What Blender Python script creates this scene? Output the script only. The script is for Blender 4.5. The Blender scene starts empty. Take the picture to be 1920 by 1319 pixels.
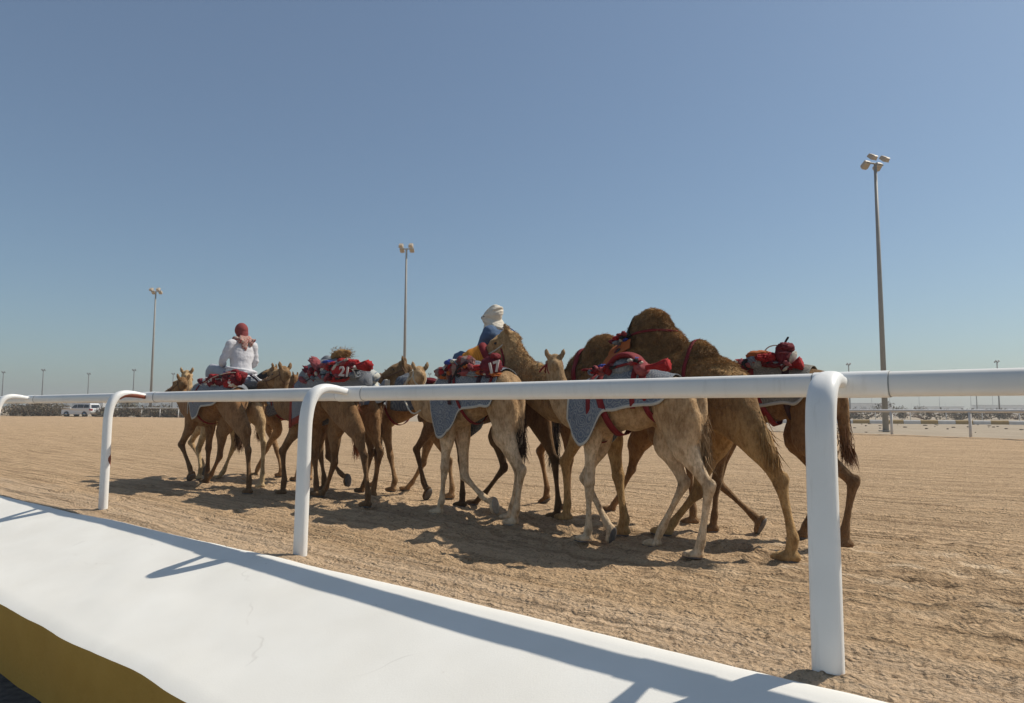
import bpy, bmesh, math, random
import numpy as np
from mathutils import Vector, Matrix
from mathutils.bvhtree import BVHTree
R = math.radians
SC = bpy.context.scene
# ---------------------------------------------------------------- camera
CAMZ = 1.2; F = 1310.0
cam = bpy.data.cameras.new('camera'); camo = bpy.data.objects.new('camera', cam)
SC.collection.objects.link(camo); SC.camera = camo
cam.sensor_width = 36; cam.lens = F/1920*36; cam.clip_start = .05; cam.clip_end = 20000
MC = Matrix.Rotation(R(90+4.78), 4, 'X') @ Matrix.Rotation(R(.25), 4, 'Z')
camo.matrix_world = Matrix.Translation((0, 0, CAMZ)) @ MC
SC.render.resolution_x = 1024; SC.render.resolution_y = 703
# ---------------------------------------------------------------- world, sun, exposure
SUN_EL = R(51); SUN_AZ = R(74.5)      # azimuth measured from +Y towards +X
SC.world = bpy.data.worlds.new('World'); SC.world.use_nodes = True
wn = SC.world.node_tree; bg = wn.nodes['Background']
sky = wn.nodes.new('ShaderNodeTexSky'); sky.sky_type = 'NISHITA'; sky.sun_disc = False
sky.sun_elevation = SUN_EL; sky.sun_rotation = SUN_AZ
sky.air_density = 1.0; sky.dust_density = 1.2; sky.ozone_density = 1.3; sky.altitude = 0
air = wn.nodes.new('ShaderNodeMix'); air.data_type = 'RGBA'; air.inputs[0].default_value = .17      # dusty air light over the whole sky
wn.links.new(sky.outputs[0], air.inputs[6]); air.inputs[7].default_value = (4.4, 4.2, 4.9, 1)
tint = wn.nodes.new('ShaderNodeMix'); tint.data_type = 'RGBA'; tint.blend_type = 'MULTIPLY'; tint.inputs[0].default_value = 1; tint.inputs[7].default_value = (.75, .885, .925, 1)
wn.links.new(air.outputs[2], tint.inputs[6]); wn.links.new(tint.outputs[2], bg.inputs[0]); bg.inputs[1].default_value = .1
sl = bpy.data.lights.new('sun', 'SUN'); so = bpy.data.objects.new('sun', sl); SC.collection.objects.link(so)
sl.energy = 4.3; sl.angle = R(.55); sl.color = (1, .93, .82)
sdir = Vector((math.sin(SUN_AZ)*math.cos(SUN_EL), math.cos(SUN_AZ)*math.cos(SUN_EL), math.sin(SUN_EL)))
so.rotation_euler = sdir.to_track_quat('Z', 'Y').to_euler(); so.location = sdir*50
vs = SC.view_settings; vs.view_transform = 'Standard'; vs.look = 'None'; vs.exposure = 0.0; vs.gamma = 1
# ---------------------------------------------------------------- projection helpers (photo pixels -> places in the world)
M3 = MC.to_3x3()
def ray(px, py): return M3 @ Vector(((px-960)/F, -(py-659.5)/F, -1))
UX, UY = -.77, .635
_l = math.hypot(UX, UY); UX /= _l; UY /= _l          # u: the way the camels walk, along the track
NX, NY = -UY*-1, -UX                                  # n: across the track, away from the camera
NX, NY = UY, -UX
def un(u, n, z=0.): return Vector((u*UX+n*NX, u*UY+n*NY, z))
def ground(px, py, z=0.):
    d = ray(px, py); t = (z-CAMZ)/d.z; return Vector((d.x*t, d.y*t, z))
# ---------------------------------------------------------------- small numeric tools
def hsh(i, j, k, s=0):
    h = (i*374761393 + j*668265263 + k*2147483647 + s*1274126177) & 0xffffffff
    h = ((h ^ (h >> 13))*1274126177) & 0xffffffff
    return ((h ^ (h >> 16)) & 0xffff)/65535.
def vnoise(P, s=0):
    P = np.asarray(P, float); I = np.floor(P).astype(np.int64); f = P-I; f = f*f*(3-2*f); o = 0
    for a in (0, 1):
        for b in (0, 1):
            for c in (0, 1):
                w = (f[:, 0] if a else 1-f[:, 0])*(f[:, 1] if b else 1-f[:, 1])*(f[:, 2] if c else 1-f[:, 2])
                o = o+w*hsh(I[:, 0]+a, I[:, 1]+b, I[:, 2]+c, s)
    return o*2-1
def fbm(P, s=0, n=3):
    P = np.asarray(P, float); o = 0; a = 1.; t = 0
    for k in range(n): o = o+a*vnoise(P*2**k, s+k); t += a; a *= .5
    return o/t
def catmull(P, n):
    P = np.asarray(P, float); m = len(P); out = []
    for i in range(m-1):
        p0 = P[max(i-1, 0)]; p1 = P[i]; p2 = P[i+1]; p3 = P[min(i+2, m-1)]
        for k in range(n):
            t = k/n
            out.append(.5*((2*p1)+(-p0+p2)*t+(2*p0-5*p1+4*p2-p3)*t*t+(-p0+3*p1-3*p2+p3)*t**3))
    out.append(P[-1]); return np.array(out)
class Geo:
    def __init__(s): s.v = []; s.f = []; s.mi = []; s.n = 0
    def add(s, V, Fs, mi=0):
        V = np.asarray(V, float); s.v.append(V); n = s.n
        s.f.extend([tuple(i+n for i in f) for f in Fs]); s.mi.extend([mi]*len(Fs)); s.n += len(V)
    def verts(s): return np.concatenate(s.v)
    def box(s, c, h, rot=None, mi=0, bev=0):
        P = np.array([(x, y, z) for x in (-1, 1) for y in (-1, 1) for z in (-1, 1)], float)*np.array(h)
        if rot is not None: P = P @ np.array(rot.to_3x3() if hasattr(rot, 'to_3x3') else rot).T
        s.add(P+np.array(c), [(0, 1, 3, 2), (4, 6, 7, 5), (0, 4, 5, 1), (2, 3, 7, 6), (0, 2, 6, 4), (1, 5, 7, 3)], mi)
    def loft(s, P, ra, rb, A=(0, 1, 0), seg=14, mi=0, sub=5, round_=True, pw=1.0):
        P = np.asarray(P, float); ra = np.broadcast_to(ra, len(P)).astype(float); rb = np.broadcast_to(rb, len(P)).astype(float)
        Q = catmull(np.column_stack([P, ra, rb]), sub) if sub > 1 and len(P) > 1 else np.column_stack([P, ra, rb])
        P = Q[:, :3]; ra = np.maximum(Q[:, 3], 1e-4); rb = np.maximum(Q[:, 4], 1e-4); m = len(P)
        T = np.gradient(P, axis=0); T /= np.linalg.norm(T, axis=1)[:, None]+1e-9
        A0 = np.array(A, float); rings = []
        if round_:
            e0 = [(P[0]-T[0]*rb[0]*math.sin(a), T[0], ra[0]*math.cos(a), rb[0]*math.cos(a)) for a in (1.45, 1.0, .5)]
            e1 = [(P[-1]+T[-1]*rb[-1]*math.sin(a), T[-1], ra[-1]*math.cos(a), rb[-1]*math.cos(a)) for a in (.5, 1.0, 1.45)]
        else: e0 = []; e1 = []
        R_ = e0+[(P[i], T[i], ra[i], rb[i]) for i in range(m)]+e1
        V = []
        for p, t, a, b in R_:
            Ax = A0-t*np.dot(A0, t); nn = np.linalg.norm(Ax)
            if nn < .05: Ax = np.cross(t, (0, 0, 1.)); nn = np.linalg.norm(Ax)+1e-9
            Ax /= nn; B = np.cross(t, Ax)
            for k in range(seg):
                w = 2*math.pi*k/seg; cx, sx = math.cos(w), math.sin(w)
                if pw != 1: cx = math.copysign(abs(cx)**pw, cx); sx = math.copysign(abs(sx)**pw, sx)
                V.append(p+Ax*a*cx+B*b*sx)
        n = len(R_); Fs = []
        for i in range(n-1):
            for k in range(seg):
                k2 = (k+1) % seg; Fs.append((i*seg+k, i*seg+k2, (i+1)*seg+k2, (i+1)*seg+k))
        Fs.append(tuple(range(seg-1, -1, -1))); Fs.append(tuple((n-1)*seg+k for k in range(seg)))
        s.add(V, Fs, mi)
    def ell(s, c, r, rot=None, mi=0, seg=14, rings=9):
        V = []; Fs = []
        for i in range(1, rings):
            a = math.pi*i/rings
            for k in range(seg):
                b = 2*math.pi*k/seg; V.append((math.sin(a)*math.cos(b), math.sin(a)*math.sin(b), math.cos(a)))
        V.append((0, 0, 1)); V.append((0, 0, -1)); n = len(V)
        for i in range(rings-2):
            for k in range(seg): k2 = (k+1) % seg; Fs.append((i*seg+k, (i+1)*seg+k, (i+1)*seg+k2, i*seg+k2))
        for k in range(seg):
            k2 = (k+1) % seg; Fs.append((n-2, k, k2)); Fs.append((n-1, (rings-2)*seg+k2, (rings-2)*seg+k))
        V = np.array(V)*np.array(r)
        if rot is not None: V = V @ np.array(rot.to_3x3()).T
        s.add(V+np.array(c), Fs, mi)
    def ribbon(s, A, B, th=.008, closed=False, mi=0):     # strip between two polylines, with thickness
        A = np.asarray(A, float); B = np.asarray(B, float); n = len(A)
        nr = np.cross(np.gradient(A, axis=0), B-A); nr /= np.linalg.norm(nr, axis=1)[:, None]+1e-9
        V = np.concatenate([A, B, A+nr*th, B+nr*th]); Fs = []
        for i in range(n if closed else n-1):
            j = (i+1) % n
            Fs += [(i, j, n+j, n+i), (2*n+i, 3*n+i, 3*n+j, 2*n+j), (i, 2*n+i, 2*n+j, j), (n+i, n+j, 3*n+j, 3*n+i)]
        if not closed: Fs += [(0, n, 3*n, 2*n), (n-1, 3*n-1, 4*n-1, 2*n-1)]
        s.add(V, Fs, mi)
def mesh(name, V, Fs, mats=(), mi=None, smooth=True, col=None, uv=None):
    me = bpy.data.meshes.new(name); me.from_pydata([tuple(p) for p in V], [], Fs)
    for m in mats: me.materials.append(m)
    if mi is not None and len(mats) > 1: me.polygons.foreach_set('material_index', np.array(mi, dtype=np.int32))
    if smooth: me.polygons.foreach_set('use_smooth', np.ones(len(me.polygons), dtype=bool))
    if col is not None:
        a = me.attributes.new('coat', 'FLOAT_COLOR', 'POINT'); c = np.ones((len(V), 4)); c[:, :3] = col; a.data.foreach_set('color', c.ravel())
    if uv is not None:
        l = me.uv_layers.new(name='UVMap'); li = np.empty(len(me.loops), dtype=np.int32); me.loops.foreach_get('vertex_index', li)
        l.data.foreach_set('uv', np.asarray(uv)[li].ravel())
    me.update(); return me
def link(name, data, parent=None, **kw):
    o = bpy.data.objects.new(name, data); SC.collection.objects.link(o)
    if parent is not None: o.parent = parent
    for k, v in kw.items():
        if v is not None: o[k] = v
    return o
def gobj(name, g, mat, parent=None, smooth=True, **kw):
    mats = mat if isinstance(mat, (list, tuple)) else [mat]
    o = link(name, mesh(name, g.verts(), g.f, mats, g.mi, smooth), parent, **kw)
    if smooth == 'auto' : pass
    return o
def flat_sharp(o, ang=35):
    me = o.data; bm = bmesh.new(); bm.from_mesh(me)
    for e in bm.edges:
        if len(e.link_faces) == 2 and e.calc_face_angle(0) > R(ang): e.smooth = False
    bm.to_mesh(me); bm.free(); return o
def evaluated(o):
    dg = bpy.context.evaluated_depsgraph_get(); dg.update()
    me = bpy.data.meshes.new_from_object(o.evaluated_get(dg)); return me
def remesh(g, vox, smooth=4, fac=.5):
    me = bpy.data.meshes.new('t'); me.from_pydata([tuple(p) for p in g.verts()], [], g.f); me.update()
    bm = bmesh.new(); bm.from_mesh(me); bmesh.ops.recalc_face_normals(bm, faces=bm.faces); bm.to_mesh(me); bm.free()
    o = bpy.data.objects.new('t', me); SC.collection.objects.link(o)
    m = o.modifiers.new('r', 'REMESH'); m.mode = 'VOXEL'; m.voxel_size = vox
    if smooth: s = o.modifiers.new('s', 'SMOOTH'); s.factor = fac; s.iterations = smooth
    out = evaluated(o); bpy.data.objects.remove(o); bpy.data.meshes.remove(me)
    V = np.empty(len(out.vertices)*3); out.vertices.foreach_get('co', V); V = V.reshape(-1, 3)
    Fs = [tuple(p.vertices) for p in out.polygons]; N = np.empty(len(V)*3); out.vertices.foreach_get('normal', N)
    bpy.data.meshes.remove(out); return V, Fs, N.reshape(-1, 3)
# ---------------------------------------------------------------- materials
def mat(name, col=(.5, .5, .5), rough=.7, metal=0, spec=.5):
    m = bpy.data.materials.new(name); m.use_nodes = True; b = m.node_tree.nodes['Principled BSDF']
    b.inputs['Base Color'].default_value = (*col, 1); b.inputs['Roughness'].default_value = rough
    b.inputs['Metallic'].default_value = metal; b.inputs['Specular IOR Level'].default_value = spec
    return m
class NT:
    def __init__(s, m): s.m = m; s.t = m.node_tree; s.b = s.t.nodes['Principled BSDF']
    def n(s, ty, **kw):
        x = s.t.nodes.new(ty)
        for k, v in kw.items():
            if k.startswith('i_'):
                key = k[2:]; key = int(key) if key.isdigit() else key.replace('_', ' ')
                if hasattr(v, 'is_linked') or isinstance(v, bpy.types.NodeSocket): s.t.links.new(v, x.inputs[key])
                else: x.inputs[key].default_value = v
            else: setattr(x, k, v)
        return x
    def l(s, a, b): s.t.links.new(a, b)
    def noise(s, vec, scale, detail=3, rough=.55):
        x = s.n('ShaderNodeTexNoise'); s.l(vec, x.inputs['Vector']); x.inputs['Scale'].default_value = scale
        x.inputs['Detail'].default_value = detail; x.inputs['Roughness'].default_value = rough; return x.outputs['Fac']
    def ramp(s, f, a, b, c0=(0, 0, 0), c1=(1, 1, 1)):
        x = s.n('ShaderNodeValToRGB'); s.l(f, x.inputs[0]); e = x.color_ramp.elements
        if a > b: a, b, c0, c1 = b, a, c1, c0
        e[0].position = a; e[1].position = b; e[0].color = (*c0, 1); e[1].color = (*c1, 1); return x.outputs[0]
    def mix(s, f, a, b, mode='MIX'):
        x = s.n('ShaderNodeMix', data_type='RGBA', blend_type=mode)
        for i, v in ((0, f), (6, a), (7, b)):
            if isinstance(v, bpy.types.NodeSocket): s.l(v, x.inputs[i])
            elif i == 0: x.inputs[0].default_value = v
            else: x.inputs[i].default_value = (*v, 1)
        return x.outputs[2]
    def math(s, op, a, b=0.):
        x = s.n('ShaderNodeMath', operation=op)
        for i, v in ((0, a), (1, b)):
            if isinstance(v, bpy.types.NodeSocket): s.l(v, x.inputs[i])
            else: x.inputs[i].default_value = v
        return x.outputs[0]
    def map(s, vec, scale=(1, 1, 1), rot=(0, 0, 0)):
        x = s.n('ShaderNodeMapping'); s.l(vec, x.inputs[0]); x.inputs['Scale'].default_value = scale; x.inputs['Rotation'].default_value = rot
        return x.outputs[0]
    def bump(s, h, strength=.3, dist=.01):
        x = s.n('ShaderNodeBump'); s.l(h, x.inputs['Height']); x.inputs['Strength'].default_value = strength
        x.inputs['Distance'].default_value = dist; s.l(x.outputs[0], s.b.inputs['Normal']); return x
    def obj(s): return s.n('ShaderNodeTexCoord').outputs['Object']
    def uv(s): return s.n('ShaderNodeTexCoord').outputs['UV']
    def pos(s): return s.n('ShaderNodeNewGeometry').outputs['Position']
    def attr(s, a='coat'): return s.n('ShaderNodeAttribute', attribute_name=a).outputs['Color']
    def base(s, c): s.l(c, s.b.inputs['Base Color'])
def noisy(name, c0, c1, scale=6, rough=.8, bump=.2, bs=60, spec=.3, bd=.005):
    m = mat(name, c0, rough, 0, spec); t = NT(m); o = t.obj(); f = t.noise(o, scale, 4)
    t.base(t.ramp(f, .3, .7, c0, c1)); t.bump(t.noise(o, bs, 3), bump, bd); return m
UANG = math.atan2(UY, UX)
def m_sand():
    m = mat('sand', (.5, .3, .15), .95, 0, .15); t = NT(m); p = t.pos()
    q = t.map(p, (1, 1, 1), (0, 0, -UANG)); st = t.map(q, (.10, 2.6, 1))
    big = t.noise(st, 1.1, 5); fine = t.noise(p, 48, 4, .75); mid = t.noise(p, 9, 4, .6)
    c = t.ramp(big, .3, .72, (.50, .34, .195), (.655, .455, .275))
    c = t.mix(t.math('MULTIPLY', t.ramp(mid, .42, .62), .35), c, (.74, .53, .32))
    c = t.mix(t.math('MULTIPLY', t.ramp(fine, .50, .38), .55), c, (.24, .15, .08))
    # pale trampled prints where the herd has passed, on the right
    vv = t.n('ShaderNodeTexVoronoi'); t.l(t.map(q, (1.6, 2.6, 1)), vv.inputs['Vector']); vv.inputs['Scale'].default_value = 1.5; vv.inputs['Randomness'].default_value = 1
    a = t.attr('coat'); sp = t.n('ShaderNodeSeparateColor'); t.l(a, sp.inputs[0])
    pr = t.math('MULTIPLY', t.ramp(vv.outputs['Distance'], .42, .2), sp.outputs[1])
    pr = t.math('MULTIPLY', pr, t.ramp(t.noise(p, 2.3, 2), .36, .5))
    c = t.mix(t.math('MULTIPLY', pr, .85), c, (.80, .62, .42))
    # greyer gravelly verge along the wall (attribute red)
    vg = t.ramp(t.noise(p, 30, 4, .7), .35, .7, (.54, .385, .245), (.72, .54, .365))
    c = t.mix(t.math('MULTIPLY', sp.outputs[0], .8), c, vg)
    gr = t.n('ShaderNodeTexVoronoi', feature='F1'); t.l(p, gr.inputs['Vector']); gr.inputs['Scale'].default_value = 34
    cl = t.math('MULTIPLY', t.ramp(gr.outputs['Distance'], .62, .18), t.ramp(t.noise(p, 7, 3), .38, .62))
    h = t.math('ADD', t.math('MULTIPLY', fine, 1.0), t.math('MULTIPLY', mid, 1.3)); h = t.math('ADD', h, t.math('MULTIPLY', cl, .7))
    h = t.math('ADD', h, t.math('MULTIPLY', t.noise(st, 5, 4), 3.4))
    rk = t.ramp(t.noise(st, 4.2, 3, .6), .50, .40); c = t.mix(t.math('MULTIPLY', rk, .42), c, (.24, .15, .08))
    c = t.mix(t.math('MULTIPLY', t.ramp(t.noise(p, 21, 4, .7), .44, .36), .55), c, (.17, .11, .06))
    t.base(c)
    t.bump(h, 1.0, .03); return m
def m_desert():
    m = mat('desert', (.5, .4, .3), .95, 0, .1); t = NT(m); p = t.pos()
    c = t.ramp(t.noise(p, .35, 6, .6), .3, .7, (.31, .25, .18), (.42, .345, .255))
    c = t.mix(t.ramp(t.noise(p, 2.5, 4), .62, .75), c, (.27, .21, .15)); t.base(c)
    t.bump(t.noise(p, 4, 5), .6, .08); return m
def m_paint(name='white_paint', base=(.86, .845, .80), rough=.42):
    m = mat(name, base, rough, 0, .5); t = NT(m); o = t.obj()
    c = t.mix(t.ramp(t.noise(o, 3, 5), .45, .75), base, tuple(x*.93 for x in base))
    c = t.mix(t.math('MULTIPLY', t.ramp(t.noise(t.map(o, (1, 1, .12)), 22, 4, .7), .56, .75), .35), c, (.60, .57, .50)); t.base(c)
    t.bump(t.noise(o, 35, 3), .12, .003); return m
def m_slab():
    m = mat('white_plaster', (.8, .78, .74), .8, 0, .25); t = NT(m); p = t.pos()
    c = t.ramp(t.noise(p, 1.7, 5), .3, .7, (.735, .71, .645), (.785, .765, .705))
    c = t.mix(t.math('MULTIPLY', t.ramp(t.noise(p, 34, 4, .75), .62, .8), .2), c, (.52, .48, .42))
    c = t.mix(t.math('MULTIPLY', t.ramp(t.noise(p, 7, 6, .7), .62, .8), .12), c, (.62, .56, .47))
    # hairline cracks across the slab
    w = t.n('ShaderNodeTexVoronoi', feature='DISTANCE_TO_EDGE'); d = t.n('ShaderNodeVectorMath', operation='ADD')
    nz = t.n('ShaderNodeTexNoise'); t.l(p, nz.inputs['Vector']); nz.inputs['Scale'].default_value = 3
    s2 = t.n('ShaderNodeVectorMath', operation='SCALE'); t.l(nz.outputs['Color'], s2.inputs[0]); s2.inputs['Scale'].default_value = .35
    t.l(p, d.inputs[0]); t.l(s2.outputs[0], d.inputs[1]); t.l(d.outputs[0], w.inputs['Vector']); w.inputs['Scale'].default_value = .42
    ck = t.math('MULTIPLY', t.ramp(w.outputs['Distance'], 0.0018, .0004), t.ramp(t.noise(p, 2.6, 2), .5, .6))
    c = t.mix(t.math('MULTIPLY', ck, .22), c, (.35, .31, .26))
    dt = t.n('ShaderNodeTexVoronoi'); t.l(p, dt.inputs['Vector']); dt.inputs['Scale'].default_value = 7.5
    c = t.mix(t.math('MULTIPLY', t.ramp(dt.outputs['Distance'], .055, .03), t.ramp(t.noise(p, 1.3, 2), .5, .56)), c, (.30, .25, .20)); t.base(c)
    h = t.math('ADD', t.noise(p, 90, 4, .7), t.math('MULTIPLY', t.noise(t.map(p, (1, 1, 1), (0, 0, -UANG)), 9, 4), .5))
    t.bump(h, .3, .0035); return m
def m_ochre(): return noisy('ochre_paint', (.68, .345, .055), (.75, .395, .07), 3.5, .8, .5, 28, .3, .006)
def m_coat():
    m = mat('camel_coat', (.4, .25, .12), .85, 0, .15); t = NT(m); o = t.obj()
    c = t.attr('coat'); f = t.noise(o, 7, 5, .65)
    c = t.mix(t.ramp(f, .32, .7), c, t.mix(1.0, c, (1.18, 1.16, 1.12), 'MULTIPLY'))
    g = t.noise(t.map(o, (1, 1, .4)), 42, 4, .7); g2 = t.noise(t.map(o, (1, 1, .6)), 13, 4, .65)
    c = t.mix(t.math('MULTIPLY', t.ramp(g2, .55, .36), .75), c, t.mix(1.0, c, (.60, .52, .44), 'MULTIPLY'))
    c = t.mix(t.math('MULTIPLY', t.ramp(g, .54, .38), .6), c, t.mix(1.0, c, (.52, .46, .40), 'MULTIPLY'))
    t.base(c); h = t.math('ADD', g, t.math('MULTIPLY', t.noise(o, 55, 4, .7), .8)); h = t.math('ADD', h, t.math('MULTIPLY', g2, 1.6)); t.bump(h, .9, .014)
    b = t.b; b.inputs['Sheen Weight'].default_value = .25; b.inputs['Sheen Roughness'].default_value = .5; b.inputs['Sheen Tint'].default_value = (1, .8, .5, 1)
    return m
def m_hair():
    m = mat('camel_hair', (.3, .18, .08), .7, 0, .2); t = NT(m); t.base(t.attr('coat')); return m
def m_blanket(name, c0, c1, c2, sc=1.0):
    """woven jacquard: pale rings and diamonds over a fine two-tone check"""
    m = mat(name, c0, .9, 0, .15); t = NT(m); u = t.uv()
    v = t.n('ShaderNodeTexVoronoi', distance='EUCLIDEAN'); t.l(u, v.inputs['Vector']); v.inputs['Scale'].default_value = 6.5*sc; v.inputs['Randomness'].default_value = .35
    rg = t.math('FRACT', t.math('MULTIPLY', v.outputs['Distance'], 5.)); rg = t.ramp(rg, .55, .8)
    v2 = t.n('ShaderNodeTexVoronoi', distance='MANHATTAN'); t.l(t.map(u, (1, 1, 1), (0, 0, .4)), v2.inputs['Vector']); v2.inputs['Scale'].default_value = 7*sc; v2.inputs['Randomness'].default_value = .2
    dm = t.ramp(t.math('FRACT', t.math('MULTIPLY', v2.outputs['Distance'], 3.5)), .62, .8)
    ch = t.n('ShaderNodeTexChecker'); t.l(u, ch.inputs['Vector']); ch.inputs['Scale'].default_value = 95*sc
    c = t.mix(ch.outputs['Fac'], c0, c1); sel = t.ramp(t.noise(u, 3.2*sc, 2), .47, .53)
    c = t.mix(t.math('MULTIPLY', rg, .75), c, c2); c = t.mix(t.math('MULTIPLY', t.math('MULTIPLY', dm, sel), .6), c, c2)
    c = t.mix(t.math('MULTIPLY', t.ramp(t.noise(u, 14, 4), .5, .7), .3), c, tuple(x*.6 for x in c0)); t.base(c)
    t.bump(t.math('ADD', rg, t.noise(u, 120, 3)), .35, .004); return m
def m_plaid(name, c0, c1, c2, sc=9):
    m = mat(name, c0, .9, 0, .15); t = NT(m); u = t.uv(); ch = t.n('ShaderNodeTexChecker'); t.l(u, ch.inputs['Vector'])
    ch.inputs['Scale'].default_value = sc; w = t.n('ShaderNodeTexChecker'); t.l(t.map(u, (1, .0001, 1)), w.inputs['Vector']); w.inputs['Scale'].default_value = sc
    t.base(t.mix(t.math('MULTIPLY', w.outputs['Fac'], .5), t.mix(ch.outputs['Fac'], c0, c1), c2)); t.bump(t.noise(u, 80, 3), .3, .004); return m
def m_keffiyeh(name, c0, c1, sc=60):
    m = mat(name, c0, .9, 0, .15); t = NT(m); o = t.obj(); ch = t.n('ShaderNodeTexChecker'); t.l(o, ch.inputs['Vector']); ch.inputs['Scale'].default_value = sc
    t.base(t.mix(t.math('MULTIPLY', ch.outputs['Fac'], 1.), c0, c1)); t.bump(t.noise(o, 60, 3), .5, .005); return m
M = dict(
 sand=m_sand(), desert=m_desert(), paint=m_paint(), railpaint=m_paint('rail_paint', (.80, .775, .72), .42), slab=m_slab(), ochre=m_ochre(), coat=m_coat(), hair=m_hair(),
 asphalt=noisy('asphalt', (.045, .045, .045), (.12, .115, .105), 14, .95, .8, 70, .2, .01),
 rust=noisy('rust', (.30, .07, .04), (.22, .10, .06), 30, .8), fence=noisy('fence_paint', (.66, .64, .60), (.56, .54, .50), 2, .6),
 joint=mat('joint_grey', (.30, .30, .29), .8),  # plain grey of the rail seams and weld rings
 steel=noisy('galvanised', (.30, .29, .265), (.24, .235, .215), 1.2, .55, .1, 20),
 lamp=noisy('floodlight_shell', (.46, .38, .28), (.36, .30, .23), 4, .5), glass=mat('lamp_glass', (.50, .46, .40), .15),
 lampd=mat('floodlight_dark', (.09, .085, .08), .6),
 bl_blue=m_blanket('blanket_blue_grey', (.10, .125, .165), (.15, .175, .215), (.29, .30, .29), 1.5),
 bl_grey=m_blanket('blanket_grey', (.13, .145, .17), (.18, .195, .22), (.27, .275, .27), 1.4),
 bl_dark=m_blanket('blanket_charcoal', (.075, .085, .105), (.11, .12, .14), (.19, .19, .19), .8),
 bl_tan=m_blanket('blanket_khaki_grey', (.14, .135, .12), (.19, .18, .155), (.29, .27, .22), 1.6),
 plaid_red=m_plaid('plaid_maroon', (.20, .045, .04), (.10, .045, .045), (.34, .26, .22), 14),
 plaid_blue=m_plaid('plaid_cream_blue', (.52, .50, .43), (.12, .16, .22), (.34, .37, .38), 11),
 furtip=noisy('hump_fur', (.27, .15, .055), (.40, .24, .10), 25, .9, .8, 60, .1, .01), red=noisy('red_cloth', (.26, .012, .016), (.36, .022, .020), 12, .85, .5, 45, .2, .01),
 dred=noisy('maroon_cloth', (.10, .008, .015), (.16, .015, .022), 12, .8, .5, 45, .2, .01),
 pink=noisy('faded_red_cloth', (.22, .04, .045), (.32, .10, .10), 16, .9, .5, 60, .2, .008),
 strap=noisy('red_strap', (.20, .012, .016), (.14, .010, .013), 20, .8), dstrap=noisy('dark_strap', (.05, .012, .02), (.03, .02, .03), 20, .8),
 orange=noisy('orange_felt', (.33, .085, .02), (.42, .12, .03), 10, .9), black=noisy('black_cloth', (.018, .017, .018), (.03, .028, .028), 15, .85),
 rope=noisy('pale_rope', (.55, .50, .40), (.42, .36, .27), 50, .9), cord=noisy('brown_cord', (.16, .09, .05), (.10, .05, .03), 50, .9),
 hem=noisy('pale_hem', (.50, .47, .40), (.42, .39, .33), 30, .9), hemred=noisy('red_hem', (.26, .05, .03), (.20, .035, .022), 30, .9),
 blue=noisy('royal_blue_cloth', (.02, .035, .20), (.04, .07, .30), 14, .8), num=mat('number_print', (.50, .44, .40), .8),
 eye=mat('eye', (.012, .009, .007), .12), nail=noisy('sole_pad', (.10, .085, .075), (.17, .15, .13), 30, .8), palesole=noisy('pale_sole', (.42, .36, .29), (.30, .25, .2), 30, .8),
 shirt=noisy('white_cotton', (.60, .59, .60), (.54, .53, .55), 5, .85, .6, 16, .2, .02),
 denim=noisy('blue_cotton', (.06, .10, .175), (.085, .135, .22), 8, .85, .35, 30, .2, .008), trouser=noisy('pale_trousers', (.36, .38, .42), (.30, .32, .36), 8, .85, .4, 25, .2, .01),
 skin=noisy('skin', (.22, .11, .065), (.19, .09, .05), 20, .55, .1), kef=m_keffiyeh('red_check_scarf', (.27, .07, .068), (.20, .05, .05), 90), keftail=m_keffiyeh('red_white_scarf_end', (.30, .06, .055), (.46, .38, .31), 42),
 turban=noisy('cream_turban', (.66, .60, .50), (.56, .50, .41), 9, .9, .6, 30, .2, .01),
)
def m_basket():
    m = mat('woven_muzzle', (.6, .22, .02), .7, 0, .3); t = NT(m); o = t.obj(); w = t.n('ShaderNodeTexWave', bands_direction='X'); t.l(o, w.inputs['Vector'])
    w.inputs['Scale'].default_value = 18; w.inputs['Distortion'].default_value = .4
    t.base(t.mix(w.outputs['Fac'], (.50, .15, .012), (.66, .27, .02))); t.bump(w.outputs['Fac'], .5, .006); return m
M['basket'] = m_basket()
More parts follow.
